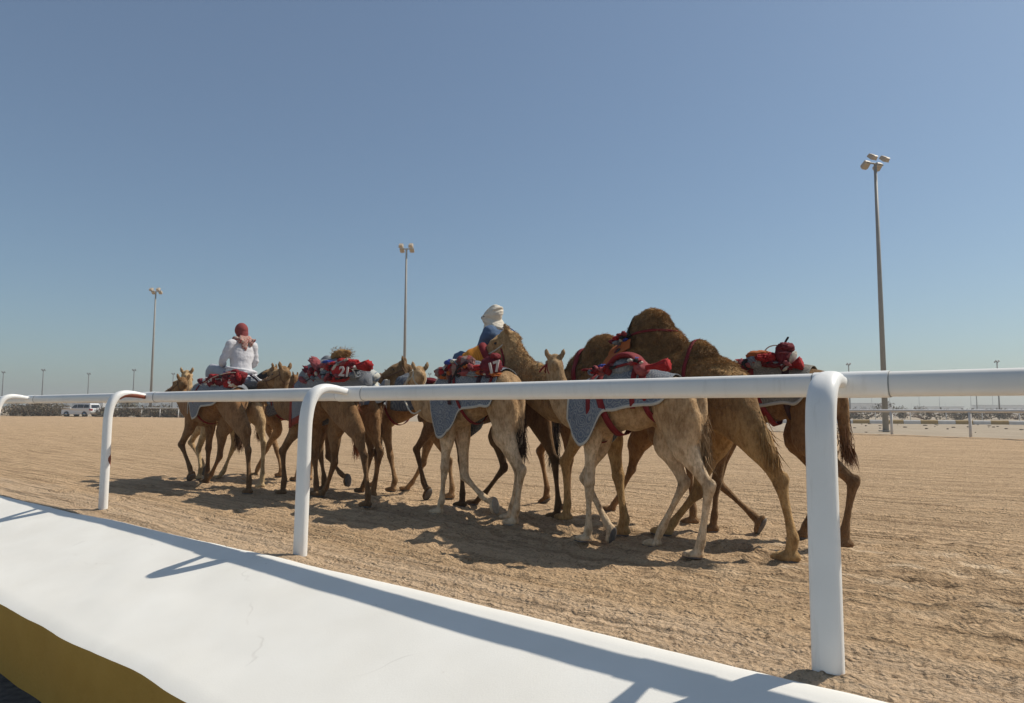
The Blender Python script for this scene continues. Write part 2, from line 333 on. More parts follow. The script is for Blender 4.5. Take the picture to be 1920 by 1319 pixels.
# ================================================================ SETTING
FAR = [(-190, 150), (-110, 121.5), (-76.8, 106), (-45.7, 91.8), (-12, 70), (8, 52), (19, 36.5), (20.9, 33.4), (28, 19), (36, 5)]
FAR = np.array([FAR[0]] + [tuple(p) for p in catmull(FAR, 12)][1:])
def side_of_far(X, Y):     # signed distance to the far rail (positive = inside the track)
    d = np.full(X.shape, 1e9); sg = np.ones(X.shape)
    for a, b in zip(FAR[:-1], FAR[1:]):
        e = b-a; L = max(e@e, 1e-9); t = np.clip(((X-a[0])*e[0]+(Y-a[1])*e[1])/L, 0, 1)
        dx = X-(a[0]+t*e[0]); dy = Y-(a[1]+t*e[1]); dd = np.hypot(dx, dy); m = dd < d
        cr = e[0]*dy-e[1]*dx; sg = np.where(m, np.where(cr < 0, 1, -1), sg); d = np.where(m, dd, d)
    return d*sg
def build_ground():
    # desert: one sheet to the horizon
    rr = np.concatenate([[0], np.geomspace(1.5, 9000, 90)]); an = np.linspace(0, 2*math.pi, 97)[:-1]
    V = [(0, 0, -1.1)]; Fs = []
    for r in rr[1:]:
        for a in an:
            x, y = r*math.sin(a), r*math.cos(a); V.append((x, y, -.05 if r > 30 else -1.1))
    n = len(an)
    for k in range(n): Fs.append((0, 1+(k+1) % n, 1+k))
    for i in range(len(rr)-2):
        for k in range(n):
            k2 = (k+1) % n; Fs.append((1+i*n+k, 1+i*n+k2, 1+(i+1)*n+k2, 1+(i+1)*n+k))
    link('desert_ground', mesh('desert_ground', V, Fs, [M['desert']]), kind='structure')
    # track: raked sand, fine real relief near the rail
    NA, NR = 1150, 760
    a = np.linspace(R(-75), R(62), NA); r = np.geomspace(2.4, 170, NR); A, RR = np.meshgrid(a, r)
    X = (RR*np.sin(A)).ravel(); Y = (RR*np.cos(A)).ravel()
    u = X*UX+Y*UY; n_ = X*NX+Y*NY; rad = RR.ravel()
    cell = rad*.0042                                  # calm the relief that a far grid cell cannot carry
    def fade(w): return np.clip(w/(cell*1.3)-.5, 0, 1)
    P = np.column_stack([u, n_, np.zeros_like(u)])
    wob = fbm(P*[.5, .5, 1], 3, 2)*.15
    z = .030*fbm(np.column_stack([u*.28, (n_+wob)*2.1, u*0]), 5, 3)*fade(.4)
    z += .030*fbm(np.column_stack([u*.5, (n_+wob)*7, u*0]), 8, 2)*fade(.1)
    cl = fbm(P*14, 11, 3); z += .030*np.clip(cl-.05, 0, 1)*fade(.06)
    c2 = vnoise(P*[30, 34, 1], 17); z += .026*np.clip(c2-.3, 0, 1)*fade(.03)
    c3 = vnoise(P*[62, 66, 1], 19); z += .014*np.clip(c3-.15, 0, 1)*fade(.015)
    z += .03*fbm(P*.35, 21, 2)
    verge = np.clip((4.08+.25*fbm(P*[.8, .8, 1], 30, 3)+.0*u-n_)/.3, 0, 1)
    # hoof prints on the trampled lane
    prints = np.clip(1-np.abs(n_-6.1-.12*np.maximum(-u, 0))/2.0, 0, 1)*np.clip((2.9-u)/1.2, 0, 1)
    rng = np.random.default_rng(4); pz = np.zeros_like(z)
    for k in range(420):
        uu = rng.uniform(-3, 12); nn = rng.normal(6.0, .85); rr_ = rng.uniform(.09, .14)
        i = np.where((np.abs(u-uu) < .3) & (np.abs(n_-nn) < .3))[0]
        d = np.hypot((u[i]-uu)/1.15, n_[i]-nn)/rr_; pz[i] += -.022*np.exp(-d**4)+.010*np.exp(-((d-1.25)/.25)**2)
    z += pz*fade(.12)
    # sand mounded against the wall and the three posts
    z += .012*np.exp(-((n_-3.27+.034*np.maximum(0, u-3.5))/.1)**2)
    for pu in POSTS: z += .03*np.exp(-(((u-pu)/.2)**2+((n_-PN)/.16)**2))
    d = side_of_far(X, Y); e = .35*fbm(P*[.6, .6, 1], 40, 2)*np.clip(rad/40, 0, 1)
    z += .05*np.exp(-((d-.4)/.7)**2)*(rad > 15)
    out = np.clip((-d-.2+e)/.6, 0, 1); z = z*(1-out)-.24*out
    fe = 3.245-.034*np.maximum(0, u-3.5); inn = np.clip((fe-.08-n_)/.1, 0, 1); z = z*(1-inn)-.9*inn
    idx = np.arange(NA*NR).reshape(NR, NA)
    q = np.column_stack([idx[:-1, :-1].ravel(), idx[:-1, 1:].ravel(), idx[1:, 1:].ravel(), idx[1:, :-1].ravel()])
    keep = (z[q].max(1) > -.2); q = q[keep]
    me = bpy.data.meshes.new('racetrack_sand'); me.vertices.add(len(X)); me.vertices.foreach_set('co', np.column_stack([X, Y, z]).astype(np.float32).ravel())
    me.loops.add(q.size); me.loops.foreach_set('vertex_index', q.ravel().astype(np.int32))
    me.polygons.add(len(q)); me.polygons.foreach_set('loop_start', np.arange(0, q.size, 4, dtype=np.int32)); me.polygons.foreach_set('loop_total', np.full(len(q), 4, dtype=np.int32))
    me.update(calc_edges=True); me.polygons.foreach_set('use_smooth', np.ones(len(q), dtype=bool)); me.materials.append(M['sand'])
    at = me.attributes.new('coat', 'FLOAT_COLOR', 'POINT'); c = np.ones((len(X), 4)); c[:, 0] = verge; c[:, 1] = prints; c[:, 2] = 0; at.data.foreach_set('color', c.astype(np.float32).ravel())
    link('racetrack_sand', me, kind='structure')
    # dark path on the camera side of the wall
    V = []; Fs = []; us = np.linspace(-14, 30, 90); ns = np.linspace(-6, 2.2, 12)
    for i, a_ in enumerate(us):
        for b_ in ns: V.append(un(a_, b_, -.77+.006*math.sin(a_*3+b_*5)))
    for i in range(len(us)-1):
        for j in range(len(ns)-1): k = i*len(ns)+j; Fs.append((k, k+1, k+1+len(ns), k+len(ns)))
    link('asphalt_path', mesh('asphalt_path', V, Fs, [M['asphalt']]), kind='structure')
POSTS = []; PN = 3.365
def pn(u): return PN+.012*(1 if 3 < u < 7 else 0)-.012*max(0, u-6)      # the rail line bends a little towards the wall far along
for px, py in ((1553, 1283), (565, 1045), (190, 961)):
    g_ = ground(px, py); POSTS.append(g_.x*UX+g_.y*UY)
_p = list(POSTS); POSTS = [_p[0]-3.95*3, _p[0]-3.95*2, _p[0]-3.95]+_p+[_p[2]+.25+3.85*k for k in range(1, 12)]
def wall_near(u): return 1.80-.03*max(0, u-4.5)+.014*math.sin(u*1.9+.6)+.007*math.sin(u*4.7)+.003*math.sin(u*9.1+1)
def far_edge(u): return 3.245-.034*max(0, u-3.5)
def slab_z(n, u=0): e = far_edge(u); return .05-.255*max(0, e-.12-n)-.6*max(0, n-(e-.07))
def build_wall():
    t = link('kerb_wall', None, label='low broad kerb wall with sloping white plaster top and ochre painted side below the rail', category='wall')
    us = np.arange(-14, 34, .05); m = 26
    P = np.column_stack([us, us*0, us*0]); w1 = fbm(P*[1.2, 1, 1], 51, 3)*.02
    V = []
    for i, u in enumerate(us):
        n0 = wall_near(u)
        for j in range(m):
            n = n0+(far_edge(u)+.01+w1[i]-n0)*(j/(m-1)); V.append((u, n, slab_z(n, u)))
    V = np.array(V); q = V*[1, 1, 0]
    V[:, 2] += .012*fbm(q*[.9, 1.4, 1], 52, 3)+.0025*fbm(q*[6, 6, 1], 57, 3)
    V = V.reshape(len(us), m, 3); V[:, 0, 2] -= .012; zz = V[:, 0, 2].copy()
    W = np.array([un(*p) for p in V.reshape(-1, 3)]); Fs = [(i*m+j, i*m+m+j, i*m+m+j+1, i*m+j+1) for i in range(len(us)-1) for j in range(m-1)]
    link('white_top', mesh('white_top', W, Fs, [M['slab']]), t)
    V = []; Fs = []
    for i, u in enumerate(us):
        n0 = wall_near(u)
        for j, (d, z) in enumerate(((.0, 0), (-.004, -.015), (-.002, -.2), (0., -.4), (-.012, -.55))): V.append(un(u, n0+d, zz[i]+z))
    for i in range(len(us)-1):
        for j in range(4): k = i*5+j; Fs.append((k, k+5, k+6, k+1)[::-1])
    link('ochre_side', mesh('ochre_side', V, Fs, [M['ochre']]), t)
RO = .465; RAILZ = 1.335; RR_ = .062
def build_rail():
    t = link('track_rail', None, label='white tubular running rail on bent posts between the wall and the camels', category='rail fence')
    us = np.arange(-13.5, 48, .25)
    joints = [p-.19 for p in POSTS]
    segs = [-14]+[j for j in joints for _ in (0,)]+[49]; segs = sorted(segs)
    for a, b in zip(segs[:-1], segs[1:]):
        g = Geo(); k = max(2, int((b-a)/.5)); uu = np.linspace(a+.003, b-.003, k); P = [un(u, pn(u)+RO, RAILZ) for u in uu]
        ring = []; g.loft(P, .056, .062, A=(NX, NY, 0), seg=28, sub=1, round_=False, pw=.82)
        flat_sharp(gobj('rail', g, M['railpaint'], t), 50)
    for i, pu in enumerate(POSTS):
        g = Geo(); uu = [pu-.20, pu+.15]
        g.loft([un(u, pn(u)+RO, RAILZ) for u in uu],   .0612, .0668, A=(NX, NY, 0), seg=28, sub=1, round_=False, pw=.82)
        flat_sharp(gobj('coupling', g, M['paint'], t), 50)
        for e_ in (-.205, .153):
            g = Geo(); g.loft([un(pu+e_, pn(pu)+RO, RAILZ), un(pu+e_+.003, pn(pu)+RO, RAILZ)], .0590, .0646, A=(NX, NY, 0), seg=28, sub=1, round_=False, pw=.82); gobj('seam', g, M['joint'], t)
        # bent post: flattened tube rising, arching over and running into the rail
        pts = [(0, -.25), (0, .3), (0, .7), (0, 1.0), (.006, 1.13), (.03, 1.25), (.085, 1.335), (.17, 1.372), (.28, 1.37), (.36, 1.358), (.44, 1.345)]
        wa = [.068, .068, .067, .066, .066, .066, .064, .058, .046, .037, .033]; wb = [.042, .042, .042, .042, .042, .043, .043, .041, .036, .031, .029]
        if POSTS[i] == _p[0]: pts = [(0, -.25), (0, .3), (0, .7), (0, 1.02), (.006, 1.14), (.03, 1.245), (.085, 1.315), (.17, 1.35), (.28, 1.355), (.36, 1.35), (.44, 1.345)]
        lean = {1: -.02, 2: .0}.get(i-3, 0)
        g = Geo(); g.loft([un(pu+lean*z+.03*d, pn(pu)+d, z) for d, z in pts], wa, wb, A=(UX, UY, 0), seg=28, sub=6, round_=False, pw=.78)
        gobj('post', g, M['paint'], t)
        g = Geo(); g.loft([un(pu, pn(pu)+.425, 1.3455), un(pu, pn(pu)+.4475, 1.345)], .038, .034, A=(UX, UY, 0), seg=24, sub=1, round_=False)
        gobj('weld_ring', g, M['joint'], t)
        if POSTS[i] == _p[2]:
            g = Geo(); g.loft([un(pu, pn(pu)+d, z-.014) for d, z in pts[6:11]], [w*.9 for w in wa[6:11]], [w*.78 for w in wb[6:11]], A=(UX, UY, 0), seg=20, sub=5, pw=.8)
            gobj('rust_patch', g, M['rust'], t)
            g = Geo(); g.loft([un(pu-.012, pn(pu)+.012, z) for z in (.52, .62, .72)], [.045, .058, .03], [.034, .037, .03], A=(UX, UY, 0), seg=20, sub=4); gobj('rust_patch', g, M['rust'], t)
def polyline_walk(P, step):
    P = np.asarray(P, float); out = [P[0]]; acc = 0; 
    L = np.concatenate([[0], np.cumsum(np.linalg.norm(np.diff(P, axis=0), axis=1))]); s = np.arange(0, L[-1], step)
    return np.column_stack([np.interp(s, L, P[:, 0]), np.interp(s, L, P[:, 1])])
def fence(name, label, P, step, h, rr, pr, material, zb=0., low=False, mid=None):
    t = link(name, None, label=label, category='fence'); g = Geo()
    g.loft([(x, y, h) for x, y in P], rr, rr, A=(0, 0, 1), seg=8, sub=1); gobj('rail', g, material, t)
    if mid: g = Geo(); g.loft([(x, y, mid) for x, y in P], rr*.8, rr*.8, A=(0, 0, 1), seg=8, sub=1); gobj('lower_rail', g, material, t)
    for x, y in polyline_walk(P, step)[:99]:
        g = Geo(); g.loft([(x, y, zb-.3), (x, y, h-.02)], pr, pr, A=(1, 0, 0), seg=8, sub=1, round_=False); gobj('post', g, material, t)
    return t
def build_far_fences():
    P = FAR[(FAR[:, 0] > -120)]
    fence('far_rail', 'long white rail fence along the far edge of the sand track', P, 3.8, 1.24, .075, .065, M['fence'])
    # outer fence across the desert on the right
    Q = polyline_walk([(26, 92), (150, 66)], 4.0)
    fence('outer_rail', 'second thin white fence behind the ochre and white kerb blocks', Q, 4.0, 1.3, .06, .05, M['fence'])
    Q = polyline_walk([(40, 150), (230, 130)], 5)
    fence('outer_rail', 'faintest white fence farthest across the desert on the right', Q, 5, 1.5, .08, .06, M['fence'])
    Q = polyline_walk([(-150, 150), (-92, 128)], 5)
    fence('outer_rail', 'white two bar fence behind the shrubs at the left edge', Q, 5, 1.3, .1, .08, M['fence'], mid=.6)
    # painted kerb blocks
    us = np.arange(0, 62); a = np.array((22., 76.)); b = np.array((95., 62.)); d = (b-a)/np.linalg.norm(b-a)
    for i in us:
        c = a+d*(i*1.62-8); g = Geo(); ang = math.atan2(d[1], d[0]); m3 = Matrix.Rotation(ang, 3, 'Z')
        prof = [(-.22, -.1), (-.2, .26), (-.13, .34), (.13, .34), (.2, .26), (.22, -.1)]
        V = [tuple(m3 @ Vector((x, y, z)) + Vector((c[0], c[1], 0))) for x in (-.8, .8) for y, z in prof]; n = 6
        g.add(V, [(k, (k+1) % n, n+(k+1) % n, n+k) for k in range(n)]+[tuple(range(n-1, -1, -1)), tuple(range(n, 2*n))])
        w = i % 2
        gobj('kerb_block', g, M['fence'] if w else M['ochre2'], smooth=False, label=('white' if w else 'ochre')+' painted kerb block in the row across the desert behind the right post', category='kerb block', group=('white' if w else 'ochre')+' kerb blocks across the desert')
M['ochre2'] = noisy('ochre_block', (.42, .29, .12), (.36, .24, .1), 2, .85)
def mast_parts(t, h, heads=4, dark=False, yaw=0, det=True, flip=False):
    sm = M['lampd'] if dark else M['steel']
    g = Geo(); g.loft([(0, 0, -.3), (0, 0, h*.5), (0, 0, h)], [.175, .135, .09] if det else [.24, .2, .17], [.175, .135, .09] if det else [.24, .2, .17], A=(1, 0, 0), seg=14, sub=1, round_=False); gobj('pole', g, sm, t)
    if det: g = Geo(); g.box((0, 0, .02), (.3, .3, .03)); gobj('base_plate', g, sm, t, smooth=False)
    cy, sy = math.cos(yaw), math.sin(yaw)
    g = Geo(); g.loft([(-cy*.62, -sy*.62, h+.05), (cy*.62, sy*.62, h+.05)], .06, .06, A=(0, 0, 1), seg=8, sub=1); gobj('crossbar', g, sm, t)
    for sx in (-1, 1):
        for fr in (-1, 1):
            c = Vector((sx*.50*cy-fr*sy*.30, sx*.50*sy+fr*cy*.30, h+(.34 if fr < 0 else .02)))
            tilt = Matrix.Rotation(yaw, 3, 'Z') @ Matrix.Rotation(fr*-.7, 3, 'X')
            g = Geo(); prof = [(-.27, .34, .06), (-.24, .39, .11), (.18, .39, .15), (.27, .24, .13)]
            V = []; 
            for y, w, hh in prof:
                for x, z in ((-w*.6, -hh), (w*.6, -hh), (w*.42, hh), (-w*.42, hh)): V.append(tuple(tilt @ Vector((x, y*fr, z)) + c))
            Fs = [(i*4+k, i*4+(k+1) % 4, (i+1)*4+(k+1) % 4, (i+1)*4+k) for i in range(3) for k in range(4)]+[(3, 2, 1, 0), (12, 13, 14, 15)]
            g.add(V, Fs); f = gobj('floodlight', g, M['lampd'] if dark else M['lamp'], t, smooth=False)
            if det:
                g = Geo(); V = [tuple(tilt @ Vector((x, y*fr, -.145 if y > 0 else -.115)) + c) for x, y in ((-.21, -.20), (.21, -.20), (.21, .16), (-.21, .16))]
                V += [tuple(Vector(v)+tilt @ Vector((0, 0, .03))) for v in V]
                g.add(V, [(0, 1, 2, 3), (7, 6, 5, 4), (0, 4, 5, 1), (1, 5, 6, 2), (2, 6, 7, 3), (3, 7, 4, 0)]); gobj('lens', g, M['glass'], f, smooth=False)
def mast(x, y, h, label, group=None, **kw):
    t = link('floodlight_mast', None, label=label, category='floodlight mast'); t.location = (x, y, 0)
    if group: t['group'] = group
    mast_parts(t, h, **kw); return t
def dup(root, loc, sc, label, group):
    r = root.copy(); SC.collection.objects.link(r); r.location = loc; r.scale = (1, 1, sc) if not isinstance(sc, tuple) else sc; r['label'] = label; r['group'] = group
    for c in root.children:
        d = c.copy(); SC.collection.objects.link(d); d.parent = r
    return r
def at_depth(px, depth):
    d = ray(px, 768); return d.x/d.y*depth, depth
def build_masts():
    gp = 'big floodlight masts round the track'
    p = ground(1661, 809); mast(p.x, p.y, 16.75, 'tallest grey floodlight mast standing on the desert beside the right rail post', gp, yaw=.35)
    x, y = at_depth(757, 69); mast(x, y, 17.2, 'middle floodlight mast rising behind the dark camel head', gp, yaw=-.1)
    p = ground(281, 783); mast(p.x, p.y, 16.9, 'left floodlight mast behind the shrubs beside the light camel head', gp, yaw=-.1)
    first = None
    lab = ['tiny floodlight mast cut by the left edge of the photo', 'small floodlight mast above the shrub left of the white car', 'small floodlight mast right behind the white car', 'small floodlight mast just left of the left big mast', 'small floodlight mast beside the ears of the leftmost camels', 'small floodlight mast right of the pale camel head with the halter', 'small floodlight mast just right of the near right rail post', 'small floodlight mast near the right edge above the rail']
    for (px, top), l in zip(((2, 694), (77, 690), (163, 697), (248, 690), (322, 697), (805, 697), (1594, 679), (1874, 674)), lab):
        hz = 769+(px-960)*.0044; D = 16.6*F/(hz-top-4+1e-6); x, y = at_depth(px, D)
        if first is None: first = mast(x, y, 17.6, l, 'small floodlight masts near the horizon', det=False, yaw=.1, dark=True)
        else: dup(first, (x, y, 0), 1, l, 'small floodlight masts near the horizon')
    tops = [(1585, 742), (1635, 740), (1669, 741), (1724, 738), (1762, 739), (1821, 737), (1862, 738), (1610, 757), (1650, 757), (1709, 757), (1716, 760), (1727, 757), (1773, 757), (1791, 757), (1840, 757), (1860, 757), (1913, 757), (1577, 715), (1832, 705)]
    for px in (22, 31, 58, 95, 119, 145, 151, 176, 181, 208, 221): tops.append((px, 744+(px*7) % 9))
    for px, top in tops:
        hz = 769+(px-960)*.0044; D = 16.6*F/(hz-top-1); x, y = at_depth(px, D)
        left = px < 500
        dup(first, (x, y, 0), 1, 'faint distant floodlight mast seen below the rail at the '+('left behind the car and shrubs' if left else 'right behind the desert fences'), 'faint far masts at the '+('left' if left else 'right'))
def shrub(x, y, w, h, seed, label, group, tone=0, nf=1500):
    rng = np.random.default_rng(seed); t = link('dry_shrub', None, label=label, category='shrub', group=group); t.location = (x, y, 0)
    k = rng.integers(5, 9); cx = rng.uniform(-w*.4, w*.4, k); cz = rng.uniform(.25, .7, k)*h; cr = rng.uniform(.28, .45, k)*min(w, h*1.6); cy = rng.uniform(-.3, .3, k)*w*.6
    V = []; Fs = []; C = []
    for i in range(nf):
        j = rng.integers(k); d = rng.normal(size=3); d /= np.linalg.norm(d); p = np.array((cx[j], cy[j], cz[j]))+d*cr[j]*rng.uniform(.45, 1.12)*np.array((1, 1, .8))
        if p[2] < 0: p[2] = rng.uniform(0, .3)
        s = rng.uniform(.05, .15); a = rng.normal(size=3)*s; b = rng.normal(size=3)*s; n = len(V); V += [p, p+a, p+a*.6+b, p+b*.6]; Fs.append((n, n+1, n+2, n+3))
        c = np.array([(.17, .14, .095), (.125, .11, .07), (.23, .185, .13)][rng.integers(3)])*(1+.25*tone)*rng.uniform(.7, 1.25); C += [c]*4
    link('foliage', mesh('foliage', V, Fs, [M['hair']], smooth=False, col=np.array(C)), t)
    g = Geo()
    for i in range(9):
        a = rng.uniform(0, 6.28); e = (rng.uniform(-.45, .45)*w, rng.uniform(-.2, .2)*w, rng.uniform(.5, .95)*h)
        g.loft([(0, 0, -.1), (e[0]*.4, e[1]*.4, e[2]*.55), e], [.06, .035, .012], [.06, .035, .012], A=(1, 0, 0), seg=6, sub=2)
    gobj('branches', g, M['cord'], t)
def build_shrubs():
    k = 0
    for px, D, w, h, l in ((22, 104, 5, 1.35, 'low brown shrub at the far left beside the double bar fence'), (45, 100, 5.5, 2.3, 'taller round shrub second from the left edge'), (72, 103, 5.5, 1.7, 'broad grey brown shrub just left of the small mast'), (92, 101, 5, 2.0, 'bushy shrub between the small mast and the car'), (110, 104, 4.5, 1.5, 'low shrub touching the front of the white car'),
                        (193, 102, 4, 1.3, 'low shrub behind the back of the white car'), (216, 97, 4.5, 1.5, 'shrub immediately right of the leftmost bent post'), (240, 99, 5, 2.3, 'round topped shrub between the bent post and the left big mast'), (262, 96, 4.5, 1.5, 'dark shrub at the foot of the left big mast'), (290, 94, 5.5, 1.5, 'wide shrub right of the left big mast foot'), (316, 93, 5, 1.3, 'shrub just left of the leftmost camel neck'), (342, 92, 4.5, 1.1, 'shrub partly hidden by the leftmost camel')):
        x, y = at_depth(px, D); shrub(x, y, w, h, 100+k, l, 'dry shrubs behind the far rail on the left', nf=1700); k += 1
    spots = [(1560, 118, 14, 1.6), (1625, 112, 12, 2.2), (1690, 150, 16, 2.2), (1735, 110, 13, 1.5), (1800, 112, 12, 1.6), (1850, 125, 14, 1.5), (1905, 118, 14, 1.6), (1440, 120, 14, 1.6), (1480, 110, 10, 1.5), (1150, 130, 14, 1.6), (1000, 140, 14, 1.5), (1330, 130, 13, 1.5), (1960, 115, 12, 1.6), (700, 130, 12, 1.4), (850, 150, 14, 1.7)]
    names = ['right behind the near rail post', 'tallest, just left of the right big mast', 'just right of the big mast', 'between the two far posts', 'above the second far post', 'third from the right edge', 'at the right edge', 'under the rear camel belly', 'beside the rear camel thigh', 'between the bull and the small camel legs', 'behind the bull chest', 'behind the bull legs', 'cut by the right edge', 'behind the middle camels legs', 'behind the numbered camel legs']
    for (px, D, w, h), nm in zip(spots, names):
        x, y = at_depth(px, D); shrub(x, y, w, h, 200+k, 'flat dark scrub on the desert '+nm, 'low scrub on the far desert', tone=-.3, nf=1500); k += 1
    # pale stones and tufts on the desert strip at the right
    rng = np.random.default_rng(9); g = Geo()
    for i in range(50):
        px = rng.uniform(1400, 1990); D = rng.uniform(40, 72); x, y = at_depth(px, D); s = rng.uniform(.04, .11)
        if True: g.ell((x, y, -.03+s*.2), (s*rng.uniform(1, 2.5), s, s*.55), seg=6, rings=4)
    gobj('scattered_stones', g, M['stone'], kind='stuff', label='small dark stones and clods scattered over the desert strip', category='stones')
M['stone'] = noisy('stone', (.13, .105, .08), (.22, .18, .135), 4, .9)
M['bldg'] = noisy('far_building_wall', (.62, .59, .54), (.54, .51, .46), .2, .8)
def build_far_buildings():
    for i, (px, D, w, h, l) in enumerate(((1600, 620, 60, 8, 'long pale low building far beyond the desert at the right'), (1760, 700, 40, 6, 'small pale building on the horizon right of the big mast'), (1885, 640, 50, 7, 'pale low building on the horizon near the right edge'), (330, 700, 60, 9, 'pale low building on the horizon behind the leftmost camels'), (130, 640, 70, 8, 'long pale building on the horizon above the white car'), (1450, 650, 50, 7, 'pale low building on the horizon behind the rear camel'))):
        x, y = at_depth(px, D); t = link('far_building', None, label=l, category='building'); t.location = (x, y, 0)
        g = Geo(); g.box((0, 0, h/2), (w/2, 8, h/2)); gobj('wall', g, M['bldg'], t, smooth=False)
        g = Geo(); g.box((0, 0, h+.25), (w/2+.5, 8.5, .25)); gobj('roof', g, M['steel'], t, smooth=False)
        for k in range(int(w/8)):
            g = Geo(); g.box((-w/2+4+k*8, -8.02, h*.5), (1.6, .05, h*.18)); gobj('window', g, M['steel'], t, smooth=False)
def build_car():
    M['carw'] = mat('car_white', (.70, .70, .69), .25, 0, .6); M['carb'] = mat('car_glass', (.02, .024, .028), .08, 0, .7)
    M['tyre'] = mat('tyre', (.02, .02, .02), .9); M['tail'] = mat('tail_lamp', (.30, .012, .012), .3); M['chrome'] = mat('chrome', (.4, .4, .4), .25, 1); M['hl'] = mat('headlamp', (.5, .5, .5), .1)
    t = link('parked_car', None, label='white off road estate car seen from its rear corner between the shrubs', category='car')
    g = Geo(); W = .97        # x forward
    prof = [(-2.42, .55), (-2.46, .9), (-2.40, 1.15), (-2.28, 1.75), (-2.15, 1.90), (-.2, 1.93), (.35, 1.84), (1.0, 1.24), (2.1, 1.16), (2.38, 1.0), (2.42, .55), (2.3, .38), (-2.3, .38)]
    wd = [W, W, W, .80, .74, .74, .76, .92, .88, .82, .86, .9, .9]
    n = len(prof); V = [(x, -w, z) for (x, z), w in zip(prof, wd)]+[(x, w, z) for (x, z), w in zip(prof, wd)]
    # split side into lower body and cabin so the sides keep their shoulder
    g = Geo()
    def ext(pts, w0):
        m = len(pts); g.add([(x, -w, z) for (x, z, w) in pts]+[(x, w, z) for (x, z, w) in pts], [(k, (k+1) % m, m+(k+1) % m, m+k) for k in range(m)]+[tuple(range(m-1, -1, -1)), tuple(range(m, 2*m))])
    ext([(-2.42, .5, .93), (-2.47, .85, .95), (-2.42, 1.18, .95), (.95, 1.2, .95), (2.05, 1.12, .9), (2.36, .98, .84), (2.42, .6, .88), (2.3, .38, .9), (-2.3, .38, .92)], 0)
    ext([(-2.40, 1.16, .93), (-2.24, 1.78, .80), (-2.1, 1.90, .75), (-.2, 1.93, .75), (.30, 1.85, .76), (.98, 1.18, .90)], 0)
    gobj('body', g, M['carw'], t, smooth=False)
    g = Geo()
    for s in (-1, 1):
        for pts in ([(-2.12, 1.28), (-2.02, 1.7), (-1.3, 1.74), (-1.3, 1.27)], [(-1.2, 1.27), (-1.2, 1.74), (-.25, 1.75), (-.25, 1.27)], [(-.15, 1.27), (-.15, 1.74), (.25, 1.7), (.72, 1.27)]):
            g = Geo(); V = [(x, s*(.955-(z-1.18)*.215), z) for x, z in pts]+[(x, s*(.925-(z-1.18)*.215), z) for x, z in pts]
            g.add(V, [(0, 1, 2, 3), (7, 6, 5, 4)]+[(k, (k+1) % 4, 4+(k+1) % 4, 4+k) for k in range(4)]); gobj('side_window', g, M['carb'], t, smooth=False)
    g = Geo(); g.add([(-2.405, -.76, 1.26), (-2.405, .76, 1.26), (-2.285, .68, 1.7), (-2.285, -.68, 1.7), (-2.37, -.76, 1.26), (-2.37, .76, 1.26), (-2.25, .68, 1.7), (-2.25, -.68, 1.7)], [(0, 1, 2, 3), (7, 6, 5, 4), (0, 4, 5, 1), (1, 5, 6, 2), (2, 6, 7, 3), (3, 7, 4, 0)]); gobj('rear_window', g, M['carb'], t, smooth=False)
    g = Geo(); g.add([(1.01, -.8, 1.22), (1.01, .8, 1.22), (.40, .68, 1.82), (.40, -.68, 1.82), (.97, -.8, 1.2), (.97, .8, 1.2), (.36, .68, 1.8), (.36, -.68, 1.8)], [(0, 1, 2, 3), (7, 6, 5, 4), (0, 4, 5, 1), (1, 5, 6, 2), (2, 6, 7, 3), (3, 7, 4, 0)]); gobj('windscreen', g, M['carb'], t, smooth=False)
    for s in (-1, 1):
        g = Geo(); g.box((-2.45, s*.80, 1.03), (.06, .155, .12)); g.box((-2.33, s*.945, 1.03), (.14, .02, .11)); gobj('tail_light', g, M['tail'], t, smooth=False)
        g = Geo(); g.box((2.36, s*.72, .95), (.06, .14, .08)); gobj('headlight', g, M['hl'], t, smooth=False)
        g = Geo(); g.box((.75, s*1.05, 1.25), (.07, .1, .08)); gobj('mirror', g, M['carw'], t, smooth=False)
        for x in (-1.45, 1.5):
            g = Geo(); g.loft([(x, s*.72, .39), (x, s*.975, .39)], .40, .40, A=(1, 0, 0), seg=24, sub=1, round_=False); w = gobj('wheel', g, M['tyre'], t)
            g = Geo(); g.loft([(x, s*.94, .39), (x, s*.99, .39)], .23, .23, A=(1, 0, 0), seg=18, sub=1, round_=False); gobj('rim', g, M['chrome'], w)
    g = Geo(); g.box((-2.49, 0, .62), (.05, .9, .09)); gobj('bumper', g, M['steel'], t, smooth=False)
    g = Geo(); g.box((-2.487, 0, .99), (.02, .30, .07)); gobj('number_plate', g, M['hl'], t, smooth=False)
    g = Geo()
    for s in (-1, 1): g.loft([(-2.0, s*.66, 1.96), (.1, s*.66, 1.98)], .025, .03, A=(0, 1, 0), seg=8, sub=1)
    gobj('roof_rack', g, M['steel'], t)
    x, y = at_depth(152, 98); t.location = (x, y, -.05); t.rotation_euler = (0, 0, R(180-12))

def build_haze():
    g = Geo(); g.box((0, 380, 9.5), (900, 520, 11.2)); m = bpy.data.materials.new('dusty_air'); m.use_nodes = True; nt = m.node_tree; nt.nodes.clear()
    o = nt.nodes.new('ShaderNodeOutputMaterial'); v = nt.nodes.new('ShaderNodeVolumePrincipled'); v.inputs['Color'].default_value = (.93, .92, .90, 1); v.inputs['Density'].default_value = .0009; v.inputs['Anisotropy'].default_value = .2
    nt.links.new(v.outputs[0], o.inputs['Volume']); gobj('haze', g, m, smooth=False, kind='stuff')
